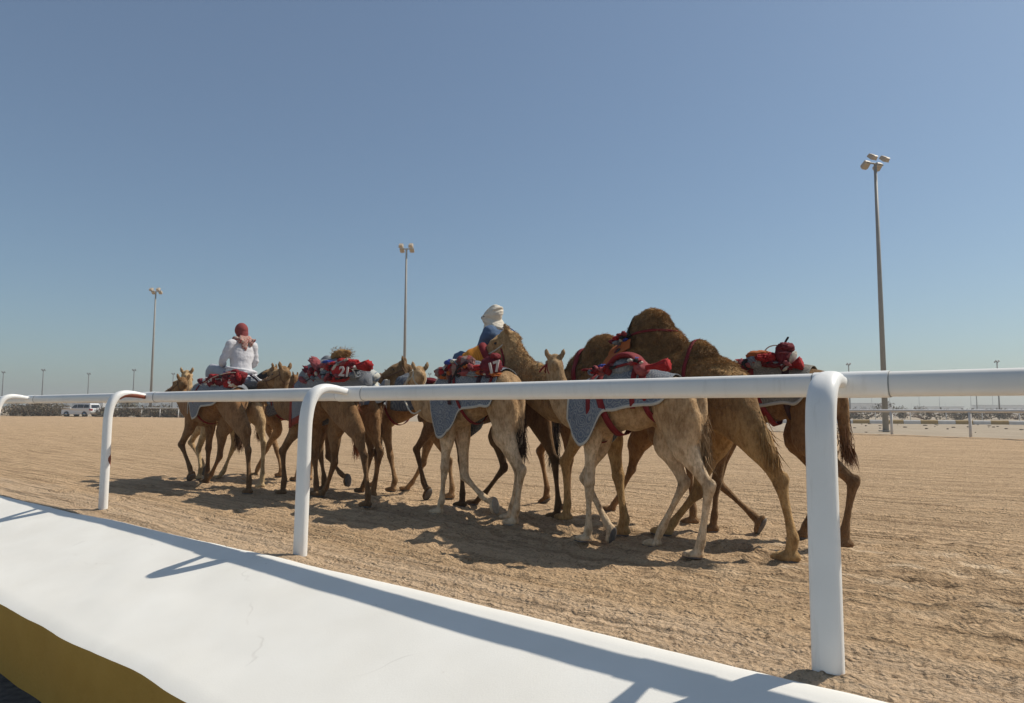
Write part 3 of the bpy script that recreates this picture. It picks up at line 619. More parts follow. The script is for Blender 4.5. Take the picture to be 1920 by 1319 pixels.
# ================================================================ CAMELS
class Frame:                       # walking frame: f forward, s to the animal's left, z up
    def __init__(s, u, n, dh=0.):
        s.o = un(u, n); s.ang = math.atan2(UY, UX)+R(dh); s.h = Vector((math.cos(s.ang), math.sin(s.ang), 0)); s.l = Vector((-s.h.y, s.h.x, 0))
    def pix(s, px, py, off=0.):    # where the sight line through a photo point meets the plane at side offset `off`
        d = ray(px, py); o = Vector((0, 0, CAMZ)); q = s.o+s.l*off
        t = (q-o).dot(s.l)/d.dot(s.l); p = o+d*t-s.o; return np.array((p.dot(s.h), off, p.z))
def u_of(px, n):                   # track coordinate where the sight line of a photo column crosses lane n
    d = ray(px, 800); a = d.x*UX+d.y*UY; b = d.x*NX+d.y*NY; return a/b*n
TS = np.array([  # f, z centre, half height, half width  (standing beast, hip f=-.55, shoulder f=.55, back at 1.70)
 (-.86, 1.49, .06, .05), (-.80, 1.47, .15, .12), (-.66, 1.465, .225, .185), (-.50, 1.475, .235, .215), (-.28, 1.475, .235, .225), (-.05, 1.43, .285, .26), (.20, 1.385, .33, .275), (.45, 1.36, .345, .25), (.64, 1.36, .315, .205), (.80, 1.36, .25, .15), (.90, 1.36, .17, .10)])
COATS = dict(  # upper coat, leg / belly, dark marks
 tan=((0.30, 0.165, 0.072), (0.33, 0.205, 0.105), (0.090, 0.046, 0.022)), brown=((0.225, 0.12, 0.051), (0.25, 0.145, 0.07), (0.070, 0.036, 0.018)),
 dark=((0.159, 0.082, 0.037), (0.178, 0.103, 0.051), (0.031, 0.019, 0.011)), pale=((0.49, 0.335, 0.18), (0.57, 0.43, 0.25), (0.153, 0.085, 0.037)), bull=((.235, .132, .055), (0.459, 0.285, 0.122), (0.095, 0.048, 0.022)),
 young=((0.44, 0.285, 0.15), (0.72, 0.555, 0.375), (0.153, 0.091, 0.045)), red=((0.25, 0.128, 0.054), (0.275, 0.16, 0.077), (0.083, 0.040, 0.018)))
HEAD = [(-.07, -.005, .065, .055), (0, .005, .095, .078), (.075, .005, .11, .092), (.15, -.005, .105, .09), (.22, -.02, .088, .072), (.30, -.028, .07, .056), (.38, -.035, .064, .056), (.45, -.04, .062, .055), (.495, -.055, .045, .042)]
def head_rot(yaw, pitch, roll=0):   # yaw: left positive; pitch: nose down positive
    return Matrix.Rotation(R(yaw), 3, 'Z') @ Matrix.Rotation(R(pitch), 3, 'Y') @ Matrix.Rotation(R(roll), 3, 'X')
def build_camel(name, D):
    k = D.get('k', 1.0); n = D['n']; fr_u = (u_of(D['hip'], n)+u_of(D['sho'], n))/2; FR = Frame(fr_u, n, D.get('dh', 0))
    fh = FR.pix(D['hip'], 760)[0]; fs = FR.pix(D['sho'], 760)[0]; L = fs-fh; kl = L/1.1; zb = D.get('zb', 1.70); kz = zb/1.70; kw = D.get('kw', 1.)*(kl*.45+kz*.5)
    print(name, 'u %.2f n %.2f len %.2f kl %.2f kz %.2f' % (fr_u, n, L, kl, kz))
    root = link(name, None, label=D['label'], category='camel', group='camels walking along the track'); root.location = FR.o; root.rotation_euler = (0, 0, FR.ang)
    g = Geo(); mid = (fs+fh)/2; T = TS.copy(); T[:, 0] = mid+T[:, 0]*kl; T[:, 1:3] *= kz; T[:, 3] *= kw
    dep = D.get('dep', 1.); T[:, 1] += T[:, 2]*(1-dep); T[:, 2] *= dep
    cr = D.get('croup', .03); T[0:4, 1] -= np.array((1.1, 1., .8, .4))*cr
    P = np.column_stack([T[:, 0], T[:, 0]*0, T[:, 1]]); g.loft(P, T[:, 3], T[:, 2], seg=26, sub=5)
    fx = lambda t: mid+t*kl
    # ridge of the back, hump, pelvis, shoulder and thigh masses, brisket pad
    hu = D.get('hump', (.02, .30, .20, .17, .10))    # f, rise above back, half length, half width, lean
    g.loft([(fx(-.62), 0, zb-.10-cr), (fx(-.3), 0, zb-.06-cr*.2), (fx(0), 0, zb-.02), (fx(.3), 0, zb-.05), (fx(.6), 0, zb-.14)], [.07*kw]*5, [.10, .11, .12, .12, .1], seg=12, sub=4)
    hz = zb+hu[1]; 
    g.loft([(fx(hu[0]), 0, zb-.16), (fx(hu[0]), 0, zb-.02), (fx(hu[0]), 0, zb+hu[1]*.45), (fx(hu[0]+hu[4]), 0, hz-hu[3]*.55)], [hu[3]*1.45, hu[3]*1.25, hu[3]*.95, hu[3]*.55], [hu[2]*1.5, hu[2]*1.3, hu[2], hu[2]*.6], seg=20, sub=5)
    for s in (-1, 1):
        g.ell((fx(-.60), s*.115*kw, 1.52*kz-cr), (.20*kl, .10*kw, .17*kz)); g.ell((fx(-.74), s*.09*kw, 1.42*kz-cr*.6), (.10, .08*kw, .16*kz))
        g.ell((fx(.52), s*.145*kw, 1.38*kz), (.16, .085*kw, .30*kz), rot=Matrix.Rotation(-.25, 3, 'Y'))
    g.ell((fx(.50), 0, T[7, 1]-T[7, 2]+.02), (.14, .09, .065))
    for b in D.get('blobs', ()): g.ell((fx(b[0]), 0, b[1]), b[2:5])
    for b in D.get('pblobs', ()): q = FR.pix(b[0], b[1], 0.); g.ell(tuple(q), b[2:5], seg=20, rings=14)
    torso_n = len(g.v)
    # neck and head
    pts = [(fx(.50), 0, 1.40*kz), (fx(.76), 0, 1.36*kz)]
    for p in D['neck']: q = FR.pix(p[0], p[1], p[2] if len(p) > 2 else 0.); pts.append(tuple(q))
    m = len(pts); nr = D.get('nr', 1.0)*k
    rb = np.interp(np.linspace(0, 1, m), [0, .25, .5, .75, 1], [.30*kz, .235*kz, .165*nr, .115*nr, .095*nr]); ra = np.interp(np.linspace(0, 1, m), [0, .25, .5, .75, 1], [.19*kw, .135*nr, .095*nr, .08*nr, .078*nr])
    g.loft(pts, ra, rb, seg=18, sub=7)
    hk = D.get('hk', 1.)*k; hp = np.array(pts[-1]); HR = head_rot(*D['head']); H3 = np.array(HR)
    def hl(p): return hp+H3 @ (np.array(p, float)*hk)
    hA = H3 @ np.array((0, 1., 0))
    g.loft([hl((x, 0, z)) for x, z, _, _ in HEAD], [w*hk for *_, w in HEAD], [h*hk for _, _, h, _ in HEAD], A=hA, seg=18, sub=4)
    for s in (-1, 1):
        g.ell(hl((.115, s*.072, .062)), np.array((.05, .028, .026))*hk, rot=HR); g.ell(hl((.03, s*.06, -.05)), np.array((.08, .035, .06))*hk, rot=HR)
        e = [hl((-.03, s*.060, .065)), hl((-.045, s*.082, .105)), hl((-.052, s*.092, .145)), hl((-.054, s*.094, .178))]
        g.loft(e, np.array([.022, .030, .030, .010])*hk, np.array([.020, .024, .020, .009])*hk, A=hA, seg=10, sub=3)
        g.ell(hl((.47, s*.035, -.015)), np.array((.035, .02, .02))*hk, rot=HR)
    g.ell(hl((-.01, 0, .085)), np.array((.06, .055, .05))*hk, rot=HR)
    g.loft([hl((.10, 0, -.10)), hl((.28, 0, -.098)), hl((.40, 0, -.10)), hl((.465, 0, -.108))], np.array([.05, .04, .04, .03])*hk, np.array([.03, .026, .03, .022])*hk, A=hA, seg=12, sub=3)
    neckpts = list(pts)
    # legs
    hocks = []; soles = []
    def foot(c, pitch, r=1.0):      # c = pad centre; pitch = toe down
        rot = Matrix.Rotation(pitch, 3, 'Y'); r3 = np.array(rot); f_ = .92*r*k*D.get('fk', 1)
        for s in (-1, 1): g.ell(c+r3 @ np.array((.028*f_, s*.031*f_, 0)), (.088*f_, .044*f_, .040*f_), rot=rot); g.ell(c+r3 @ np.array((.10*f_, s*.030*f_, -.006)), (.028*f_, .024*f_, .024*f_), rot=rot)
        g.ell(c+r3 @ np.array((-.045*f_, 0, .006)), (.06*f_, .05*f_, .04*f_), rot=rot); soles.append((c, rot, f_))
    for lg in D['legs']:
        kind, side, J = lg[0], lg[1], lg[2]; lift = lg[3] if len(lg) > 3 else None
        off = side*(.135 if kind == 'f' else .145)*kw; w = D.get('lw', 1.)*k
        Q = [FR.pix(px, py, off) for px, py in J]
        if lift is None:
            Q[-1][2] = .036*k; fe = Q[-2]; fe[2] = max(min(fe[2], .2*k), .12*k)
        toe = Q[-1]
        if kind == 'f':
            el, kn, ft = Q[0], Q[1], Q[2]
            up = np.array((fx(.60), off*.95, 1.42*kz)); um = (up*.45+el*.55); um[0] -= .02
            pts = [up, um, el, el*.55+kn*.45, kn*.88+el*.12, kn, kn*.86+ft*.14, (kn+ft)/2, ft*.86+kn*.14, ft, ft*.4+toe*.6]
            rb = np.array([.17, .145, .105, .064, .052, .060, .046, .030, .034, .044, .038]); ra = np.array([.09, .085, .072, .054, .050, .056, .044, .034, .037, .042, .04])
            hocks.append((kn, .10, .5)); hocks.append((ft, .05, .25))
        else:
            st, hk_, ft = Q[0], Q[1], Q[2]
            up = np.array((fx(-.56), off*.85, 1.46*kz-cr)); um = (up*.5+st*.5); um[0] -= .03; bk = st*.72+hk_*.28
            pts = [up, um, st, bk, st*.35+hk_*.65, hk_*.9+st*.1, hk_, hk_*.84+ft*.16, (hk_+ft)/2, ft*.86+hk_*.14, ft, ft*.4+toe*.6]
            rb = np.array([.215, .20, .135, .100, .062, .052, .062, .044, .030, .034, .043, .038]); ra = np.array([.105, .10, .08, .066, .046, .042, .046, .039, .032, .035, .041, .04])
            tuber = hk_+(hk_-(st+ft)/2)*.0+np.array((-.028*k, 0, .02)); g.ell(tuber, (.04*w, .034*w, .05*w)); hocks.append((hk_, .11, .75)); hocks.append((st+np.array((.09*k, 0, 0)), .08, .55)); hocks.append((ft, .05, .3))
        g.loft(pts, ra*w, rb*w, seg=16, sub=4)
        lens = [np.linalg.norm(Q[i]-Q[i+1]) for i in range(len(Q)-1)]
        print('   %s%+d' % (kind, side), 'bones', [round(float(x), 2) for x in lens], 'z', [round(float(q[2]), 2) for q in Q], 'f', [round(float(q[0]-(fs if kind == 'f' else fh)), 2) for q in Q])
        if lift is None: foot(toe+np.array((.02, 0, -.004)), 0.)
        else: foot(toe, R(lift))
    # tail
    tp = [(fx(-.84), 0, 1.53*kz-cr)]+[tuple(FR.pix(p[0], p[1], (p[2] if len(p) > 2 else 0.))) for p in D['tail']]
    tp = [tp[0]]+[(min(q[0], fx(-.87)-.015*i), q[1]+.012*i, q[2]) for i, q in enumerate(tp[1:])]
    g.loft(tp, np.interp(range(len(tp)), [0, len(tp)-1], [.066, .034])*k, np.interp(range(len(tp)), [0, len(tp)-1], [.070, .036])*k, A=(0, 1, 0), seg=10, sub=5)
    vox = D.get('vox', .0165)
    V, Fs, N = remesh(g, vox, 5, .55)
    # smooth shading normals, slight surface unevenness
    amp = .006+.0*V[:, 2]; V = V+N*(amp*fbm(V*6, 61, 2))[:, None]
    if D.get('woolly'):
        up = np.clip((V[:, 2]-1.25*kz)/.3, 0, 1)*np.clip((V[:, 0]-fx(-1.0))/.3, 0, 1); V = V+N*(up*(.016*fbm(V*13, 66, 3)+.010*fbm(V*30, 69, 2)))[:, None]
    # coat colours carried by the animal itself, apart from the painted sunlit rim
    c_up, c_lo, c_dk = [np.array(c) for c in COATS[D['coat']]]
    lo = np.clip((1.22*kz-V[:, 2])/.35, 0, 1)*(V[:, 0] < fx(1.05)); lo = np.clip(lo+.25*fbm(V*3.1, 71, 2), 0, 1)
    C = c_up*(1-lo)[:, None]+c_lo*lo[:, None]; C = C*(1+.22*fbm(V*[2.5, 2.5, 2.5], 73, 3))[:, None]
    for c, r, st in hocks:
        d = np.linalg.norm(V-c, axis=1); m_ = np.exp(-(d/r)**2)*st*np.clip(.6+1.1*fbm(V*16, 75, 2), 0, 1); C = C*(1-m_)[:, None]+c_dk*m_[:, None]
    for i, c in enumerate(D.get('darklegs', ())):   # whole lower leg darker where that beast has dark legs
        pass
    if D.get('darkleg'): m_ = np.clip((1.05-V[:, 2])/.5, 0, 1)*D['darkleg']; C = C*(1-m_)[:, None]+c_dk*m_[:, None]
    if 'facec' in D or True:
        d = np.linalg.norm(V-hl((.42, 0, -.04)), axis=1); m_ = np.exp(-(d/(.13*hk))**2)*.45; C = C*(1-m_)[:, None]+c_dk*m_[:, None]
        for s in (-1, 1):
            d = np.linalg.norm(V-hl((-.04, s*.085, .12)), axis=1); m_ = np.exp(-(d/(.06*hk))**2)*.45; C = C*(1-m_)[:, None]+c_dk*m_[:, None]
    if D.get('lit_rim'):   # sunlit golden rim painted into the upward-facing coat of hump and neck
        nn = np.array(D['lit_rim']); up = np.clip(N[:, 2]*1.8-.7, 0, 1)*(V[:, 2] > 1.35); C = C*(1-up*.8)[:, None]+nn*(up*.8)[:, None]
    if D.get('headcol'): m_ = np.exp(-(np.linalg.norm(V-hl((.12, 0, 0)), axis=1)/(.34*hk))**4)[:, None]*.8; C = C*(1-m_)+np.array(D['headcol'])*m_*(1+.3*fbm(V*8, 78, 3))[:, None]
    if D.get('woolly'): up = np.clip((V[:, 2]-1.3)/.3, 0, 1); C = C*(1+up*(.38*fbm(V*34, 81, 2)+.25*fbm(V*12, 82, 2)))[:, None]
    if D.get('lightneck'): m_ = np.clip((V[:, 0]-fx(.95))/.35, 0, 1)[:, None]*.8; C = C*(1-m_)+np.array(D['lightneck'])*m_*(1+.3*fbm(V*5, 79, 3))[:, None]
    # two big toes end in pale nails
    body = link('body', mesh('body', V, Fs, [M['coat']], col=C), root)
    bv = BVHTree.FromPolygons([tuple(p) for p in V], Fs)
    tg = Geo(); tg.v = g.v[:torso_n]; tg.n = sum(len(v) for v in tg.v); tg.f = [f for f in g.f if max(f) < tg.n]
    ng = Geo(); ng.v = list(tg.v); ng.n = tg.n; ng.f = list(tg.f); ng.loft(pts_neck(FR, D, fx, kz)[:3], [.19*kw, .16*kw, .12], [.30*kz, .25*kz, .18], seg=16, sub=4)
    tv = BVHTree.FromPolygons([tuple(p) for p in ng.verts()], ng.f)
    S = dict(root=root, FR=FR, fx=fx, kl=kl, kz=kz, kw=kw, k=k, bv=bv, tv=tv, hl=hl, HR=HR, hk=hk, zb=zb, V=V, N=N, C=C, D=D, neckpts=neckpts, hz=hz, tp=tp, soles=soles)
    for s in (-1, 1):
        e = Geo(); e.ell(hl((.115, s*.084, .036)), np.array((.021, .014, .017))*hk, rot=HR, seg=12, rings=8); gobj('eye', e, M['eye'], root)
    for c, rot, f_ in soles:      # leathery sole pads
        e = Geo(); r3 = np.array(rot); e.ell(c+r3 @ np.array((.02*f_, 0, -.026*f_)), (.105*f_, .066*f_, .019*f_), rot=rot, seg=16, rings=8); gobj('sole', e, M[D.get('sole', 'nail')], root)
    tail_tuft(S); return S
def pts_neck(FR, D, fx, kz):
    pts = [(fx(.50), 0, 1.40*kz), (fx(.76), 0, 1.36*kz)]
    for p in D['neck']: pts.append(tuple(FR.pix(p[0], p[1], p[2] if len(p) > 2 else 0.)))
    return pts
def strands(P, Dr, L, wid, grav, cols, seed, name, parent, bend=.35, segs=3):
    """many fine tapering hairs as one mesh"""
    rng = np.random.default_rng(seed); n = len(P); P = np.asarray(P); Dr = np.asarray(Dr, float)
    side = np.cross(Dr, rng.normal(size=(n, 3))); side /= np.linalg.norm(side, axis=1)[:, None]+1e-9
    V = []; cur = P.copy(); d = Dr/(np.linalg.norm(Dr, axis=1)[:, None]+1e-9); L = np.broadcast_to(L, n)*rng.uniform(.6, 1.25, n); rows = []
    j = rng.normal(size=(n, 3))*bend
    for i in range(segs+1):
        w = wid*(1-i/segs)+.0003; rows.append((cur-side*w, cur+side*w)); d = d+j/segs+np.array((0, 0, -grav))/segs; d /= np.linalg.norm(d, axis=1)[:, None]; cur = cur+d*(L/segs)[:, None]
    A = np.stack([r[k_] for r in rows for k_ in (0, 1)], axis=1).reshape(-1, 3); m = 2*(segs+1)
    base = np.arange(n)*m; F_ = np.concatenate([np.column_stack([base+2*i, base+2*i+1, base+2*i+3, base+2*i+2]) for i in range(segs)])
    C = np.repeat(np.asarray(cols)*rng.uniform(.75, 1.3, (n, 1)), m, axis=0)
    me = bpy.data.meshes.new(name); me.vertices.add(len(A)); me.vertices.foreach_set('co', A.astype(np.float32).ravel()); me.loops.add(F_.size); me.loops.foreach_set('vertex_index', F_.ravel().astype(np.int32))
    me.polygons.add(len(F_)); me.polygons.foreach_set('loop_start', np.arange(0, F_.size, 4, dtype=np.int32)); me.polygons.foreach_set('loop_total', np.full(len(F_), 4, dtype=np.int32)); me.update(calc_edges=True)
    me.materials.append(M['hair']); at = me.attributes.new('coat', 'FLOAT_COLOR', 'POINT'); c = np.ones((len(A), 4)); c[:, :3] = C; at.data.foreach_set('color', c.astype(np.float32).ravel())
    return link(name, me, parent)
def tail_tuft(S):
    D = S['D']; rng = np.random.default_rng(len(S['V'])); tp = catmull(np.array(S['tp']), 8); n0 = int(len(tp)*D.get('tuft0', .45)); m = int(D.get('tuftn', 500)*1.8)
    i = rng.integers(n0, len(tp), m); P = tp[i]+rng.normal(size=(m, 3))*.022; d = np.gradient(tp, axis=0)[i]; d /= np.linalg.norm(d, axis=1)[:, None]; d = d+rng.normal(size=(m, 3))*.16
    col = np.array(D.get('tuftc', (.10, .05, .022))); strands(P, d, D.get('tuftl', .17), .0045, .8, np.tile(col, (m, 1)), 5, 'tail_tuft', S['root'], .35)
def fur(S, cond, n, L, seed, dirv=(-.5, 0, .2), grav=.3, lighten=1.0, name='fur', wid=.0028, lift=.55):
    rng = np.random.default_rng(seed); V, N, C = S['V'], S['N'], S['C']; idx = np.where(cond(V, N))[0]
    if len(idx) == 0: return
    i = rng.choice(idx, n); P = V[i]+rng.normal(size=(n, 3))*.006; d = N[i]*lift+np.array(dirv)+rng.normal(size=(n, 3))*.1
    cl = fbm(V[i]*9, 88, 2)[:, None]; d = d+cl*np.array((.3, .4, .2)); strands(P, d, L, wid, grav, C[i]*lighten*(1+.2*cl), seed, name, S['root'])
# ---------------------------------------------------------------- tack
def around(S, f, ang, f2=None, off=.014, body=False, fz=None):
    """point on the trunk skin at station f, angle ang (0 = top, 90 = left, 180 = belly)"""
    zc = 1.40*S['kz']; c = Vector((f, 0, zc)); d = Vector((0, math.sin(ang), math.cos(ang)))
    best = None
    for tr in ((S['bv'],) if body else (S['tv'], S['bv']) if -.35 < math.cos(ang) < .6 else (S['tv'],)):
        hit = tr.ray_cast(c+d*1.6, -d, 1.6)
        if hit[0] is not None and (best is None or ((hit[0]-c).length > (best-c).length and abs(math.cos(ang)) < 2 and math.cos(ang) > -.45)): best = hit[0]
    return None if best is None else np.array(best+d*off)
def girth(S, ftop, fbot, w, material, name='girth_strap', off=.02, a0=0, a1=360, n=64, body=False, part=None):
    A = []; B = []
    for i in range(n+1):
        a = R(a0+(a1-a0)*i/n); t = (1-math.cos(a))/2; f = ftop+(fbot-ftop)*t
        p = around(S, f, a, off=off, body=body); q = around(S, f+w, a, off=off, body=body)
        if p is None or q is None: continue
        A.append(p); B.append(q)
    if len(A) < 4: return
    g = Geo(); A = np.array(A); B = np.array(B)
    for _ in range(2): A[1:-1] = (A[:-2]+2*A[1:-1]+A[2:])/4; B[1:-1] = (B[:-2]+2*B[1:-1]+B[2:])/4
    g.ribbon(A, B, .006); return gobj(name, g, M[material], part or S['root'])
def blanket(S, hem, material, name='blanket', hemmat=None, seed=1, f1=None, off=.024, fold=.012, ncol=56, sides=(-1, 1), hemw=.03):
    """cloth over the back; hem = photo points along its lower edge on the near side, front to rear"""
    FR = S['FR']; H = np.array([FR.pix(px, py, .3*S['kw'])[[0, 2]] for px, py in hem]); H = H[np.argsort(H[:, 0])]
    fs_ = np.arange(H[0, 0], H[-1, 0]+.001, .022); hz = np.interp(fs_, H[:, 0], H[:, 1]); rows = []; UV = []
    kz = S['kz']; zc = 1.40*kz
    for j, f in enumerate(fs_):
        col = []
        for sgn in (1, -1):
            pts = []; ymax = 0; z_last = None; 
            for a in np.linspace(0, 150, 76):
                p = around(S, f, R(a)*sgn, off=off)
                if p is None: p = np.array((f, sgn*ymax, (z_last or zc)-.02)) if ymax else np.array((f, 0, S['zb']))
                if abs(p[1]) >= ymax-.002 and a < 125: ymax = max(ymax, abs(p[1])); q = p
                else: q = np.array((f, sgn*ymax, p[2]))
                if z_last is not None and q[2] > z_last: q[2] = z_last-.001
                z_last = q[2]; pts.append(q)
                if q[2] < hz[j]: break
            while pts[-1][2] > hz[j]: pts.append(np.array((f, pts[-1][1], pts[-1][2]-.02)))
            pts = np.array(pts); pts[-1, 2] = hz[j]
            L = np.concatenate([[0], np.cumsum(np.linalg.norm(np.diff(pts, axis=0), axis=1))]); tt = np.linspace(0, L[-1], ncol//2+1)
            R_ = np.column_stack([np.interp(tt, L, pts[:, i]) for i in range(3)]); col.append((R_, tt*sgn))
        a, b = col; rows.append(np.concatenate([b[0][::-1], a[0][1:]])); UV.append(np.column_stack([np.full(ncol+1, f), np.concatenate([b[1][::-1], a[1][1:]])]))
    A = np.array(rows); UV = np.array(UV); n, m, _ = A.shape
    for _ in range(5):
        B = A.copy(); B[1:-1, :, 1:] = (A[:-2, :, 1:]+2*A[1:-1, :, 1:]+A[2:, :, 1:])/4; A = B
        B = A.copy(); B[:, 1:-1, 1:] = (A[:, :-2, 1:]+2*A[:, 1:-1, 1:]+A[:, 2:, 1:])/4; A = B
    hang = np.abs(np.linspace(-1, 1, m))[None, :]**2*np.ones((n, 1)); Pn = A.reshape(-1, 3)
    fold_ = fbm(np.column_stack([Pn[:, 0]*7, Pn[:, 1]*1.2, Pn[:, 2]*1.6+seed]), 90+seed, 3).reshape(n, m)
    du = np.gradient(A, axis=0); dv = np.gradient(A, axis=1); nr = np.cross(dv, du); nr /= np.linalg.norm(nr, axis=2)[:, :, None]+1e-9
    cen = np.array((0, 0, zc)); sg = np.sign(np.sum(nr*(A-cen)*np.array((0, 1, 1)), axis=2))[:, :, None]; nr *= sg
    A = A+nr*(fold*(1+2.2*hang)*(fold_+.25))[:, :, None]+nr*(.006)
    low = A.copy()-nr*.007; V = np.concatenate([A.reshape(-1, 3), low.reshape(-1, 3)]); N0 = n*m; Fs = []
    for i in range(n-1):
        for j in range(m-1): k = i*m+j; Fs += [(k, k+1, k+m+1, k+m), (N0+k, N0+k+m, N0+k+m+1, N0+k+1)]
    for i in range(n-1): k = i*m; Fs += [(k, k+m, N0+k+m, N0+k), (k+m-1, N0+k+m-1, N0+k+2*m-1, k+2*m-1)]
    for j in range(m-1): Fs += [(j, N0+j, N0+j+1, j+1), ((n-1)*m+j, (n-1)*m+j+1, N0+(n-1)*m+j+1, N0+(n-1)*m+j)]
    o = link(name, mesh(name, V, Fs, [M[material]], uv=np.concatenate([UV.reshape(-1, 2)]*2)), S['root'])
    if hemmat:
        g = Geo()
        for c0, c1 in ((0, 1), (m-1, m-2)):
            E = A[:, c0]+nr[:, c0]*.003; I_ = A[:, c0]*(1)+(A[:, c1]-A[:, c0])/(np.linalg.norm(A[:, c1]-A[:, c0], axis=1)[:, None]+1e-9)*hemw+nr[:, c0]*.003
            g.ribbon(E, I_, .004)
        for r0, r1 in (((n-1), (n-2)),): 
            E = A[r0]+nr[r0]*.003; I_ = E+np.array((-hemw*.6, 0, 0)); g.ribbon(E, I_, .004)
        gobj('hem', g, M[hemmat], o)
    S.setdefault('cloth', []).append(o); return o
def patch(S, name, px, mat_, nu=16, nv=10, off=.02, fold=.012, seed=0, body=True, parent=None, th=.006):
    """flat cloth laid on the flank: four photo corners (clockwise), draped on the near side"""
    q = [np.array(p, float) for p in px]; A = np.zeros((nu, nv, 3))
    for i in range(nu):
        for j in range(nv):
            u, v = i/(nu-1), j/(nv-1); p = (q[0]*(1-u)+q[1]*u)*(1-v)+(q[3]*(1-u)+q[2]*u)*v
            f = S['FR'].pix(p[0], p[1], .2*S['kw']); h = S['bv'].ray_cast(Vector((f[0], 1.6, f[2])), Vector((0, -1, 0)), 1.6)
            if h[0] is not None: A[i, j] = (f[0], h[0].y, f[2])
            else: A[i, j] = (f[0], np.nan, f[2])
    Y = A[:, :, 1]; Y[np.isnan(Y)] = np.nanmin(Y) if np.isfinite(Y).any() else .1
    for _ in range(3): Y[1:-1, 1:-1] = (Y[:-2, 1:-1]+Y[2:, 1:-1]+Y[1:-1, :-2]+Y[1:-1, 2:])/4
    P = A.reshape(-1, 3); A[:, :, 1] = Y+off+fold*(fbm(np.column_stack([P[:, 0]*11, P[:, 1]*0+seed, P[:, 2]*11]), seed+300, 3).reshape(nu, nv)+.4)
    n = nu*nv; B = A.copy(); B[:, :, 1] -= th+.01; V = np.concatenate([A.reshape(-1, 3), B.reshape(-1, 3)]); Fs = []
    for i in range(nu-1):
        for j in range(nv-1): k = i*nv+j; Fs += [(k, k+1, k+nv+1, k+nv), (n+k, n+k+nv, n+k+nv+1, n+k+1)]
    for i in range(nu-1): k = i*nv; Fs += [(k, k+nv, n+k+nv, n+k), (k+nv-1, n+k+nv-1, n+k+2*nv-1, k+2*nv-1)]
    for j in range(nv-1): Fs += [(j, n+j, n+j+1, j+1), ((nu-1)*nv+j, (nu-1)*nv+j+1, n+(nu-1)*nv+j+1, n+(nu-1)*nv+j)]
    return link(name, mesh(name, V, Fs, [M[mat_]], uv=V[:, [0, 2]]), parent or S['root'])
def lump(g, c, r, rot=None, seed=0, amp=.25, fr=2.2, seg=22):
    gg = Geo(); gg.ell((0, 0, 0), (1, 1, 1), seg=seg, rings=seg//2+3); V = gg.verts(); V = V*(1+amp*fbm(V*fr, seed, 3)-amp*.6*np.abs(fbm(V*fr*1.7, seed+7, 2)))[:, None]*np.array(r)
    if rot is not None: V = V @ np.array(rot.to_3x3()).T
    g.add(V+np.array(c), gg.f)
def cloth_lump(S, name, c, r, material, rot=None, seed=0, amp=.3, fr=2.4, parent=None, seg=40):
    g = Geo(); gg = Geo(); gg.ell((0, 0, 0), (1, 1, 1), seg=seg, rings=seg//2+3); V = gg.verts()
    q = V+.35*np.column_stack([fbm(V*1.6, seed+3, 2), fbm(V*1.6, seed+4, 2), fbm(V*1.6, seed+5, 2)])
    rdg = 1-2*np.abs(fbm(q*[fr*1.4, fr*.9, fr*2.2], seed+7, 2)); pt = 1-2*np.abs(fbm(q*[fr*3.2, fr*2, fr*4.5], seed+9, 2))
    sq = np.sign(V)*np.abs(V)**.8; V = (V*.5+sq*.5)*(1+amp*.55*fbm(V*fr, seed, 3)+amp*.38*(rdg-.4)+amp*.20*(pt-.4))[:, None]*np.array(r)
    if rot is not None: V = V @ np.array(rot.to_3x3()).T
    V = V+np.array(c); return link(name, mesh(name, V, gg.f, [M[material]], uv=V[:, [0, 2]]+V[:, [1, 1]]*.5), parent or S['root'])
def on_back(S, px, dz=0., s=0.):
    f = S['FR'].pix(px, 700, s)[0]; h = S['bv'].ray_cast(Vector((f, s, 4)), Vector((0, 0, -1)), 4)
    z = h[0].z if h[0] is not None else S['zb']; return np.array((f, s, z+dz))
def tassel(S, p0, p1, material, r=.05, parent=None, name='tassel'):
    g = Geo(); p0 = np.array(p0); p1 = np.array(p1); d = p1-p0; L = np.linalg.norm(d); d /= L
    g.loft([p0, p0+d*L*.25, p0+d*L*.5, p0+d*L*.8, p1], [r*.35, r*.4, r*.55, r*.95, r*1.12], [r*.35, r*.38, r*.5, r*.85, r*1.0], seg=36, sub=5, round_=False)
    V = g.verts(); c = (V-p0) @ d; ax = p0+np.outer(c, d); rad = V-ax; a = np.arctan2(rad[:, 2], rad[:, 1]); V = ax+rad*(1+.10*np.sin(a*9)+.05*np.sin(a*17+1))[:, None]; g.v = [V]
    return gobj(name, g, M[material], parent or S['root'])
def rope(S, pts, r, material='rope', name='rope', parent=None, sub=6):
    g = Geo(); g.loft(pts, r, r, A=(.13, .9, .3), seg=8, sub=sub); return gobj(name, g, M[material], parent or S['root'])
def digits(S, txt, c, size, normal_yaw, tilt, parent, depth=.004, lean=0.):
    cu = bpy.data.curves.new('t', 'FONT'); cu.body = txt; cu.size = size; cu.extrude = depth; cu.offset = .006; cu.align_x = 'CENTER'; cu.align_y = 'CENTER'
    o = bpy.data.objects.new('t', cu); SC.collection.objects.link(o); me = evaluated(o); bpy.data.objects.remove(o)
    rot = Matrix.Rotation(normal_yaw, 4, 'Z') @ Matrix.Rotation(R(90)+tilt, 4, 'X') @ Matrix.Rotation(lean, 4, 'Z')
    me.transform(Matrix.Translation(Vector(c)) @ rot); me.materials.clear(); me.materials.append(M['num']); link('number', me, parent)
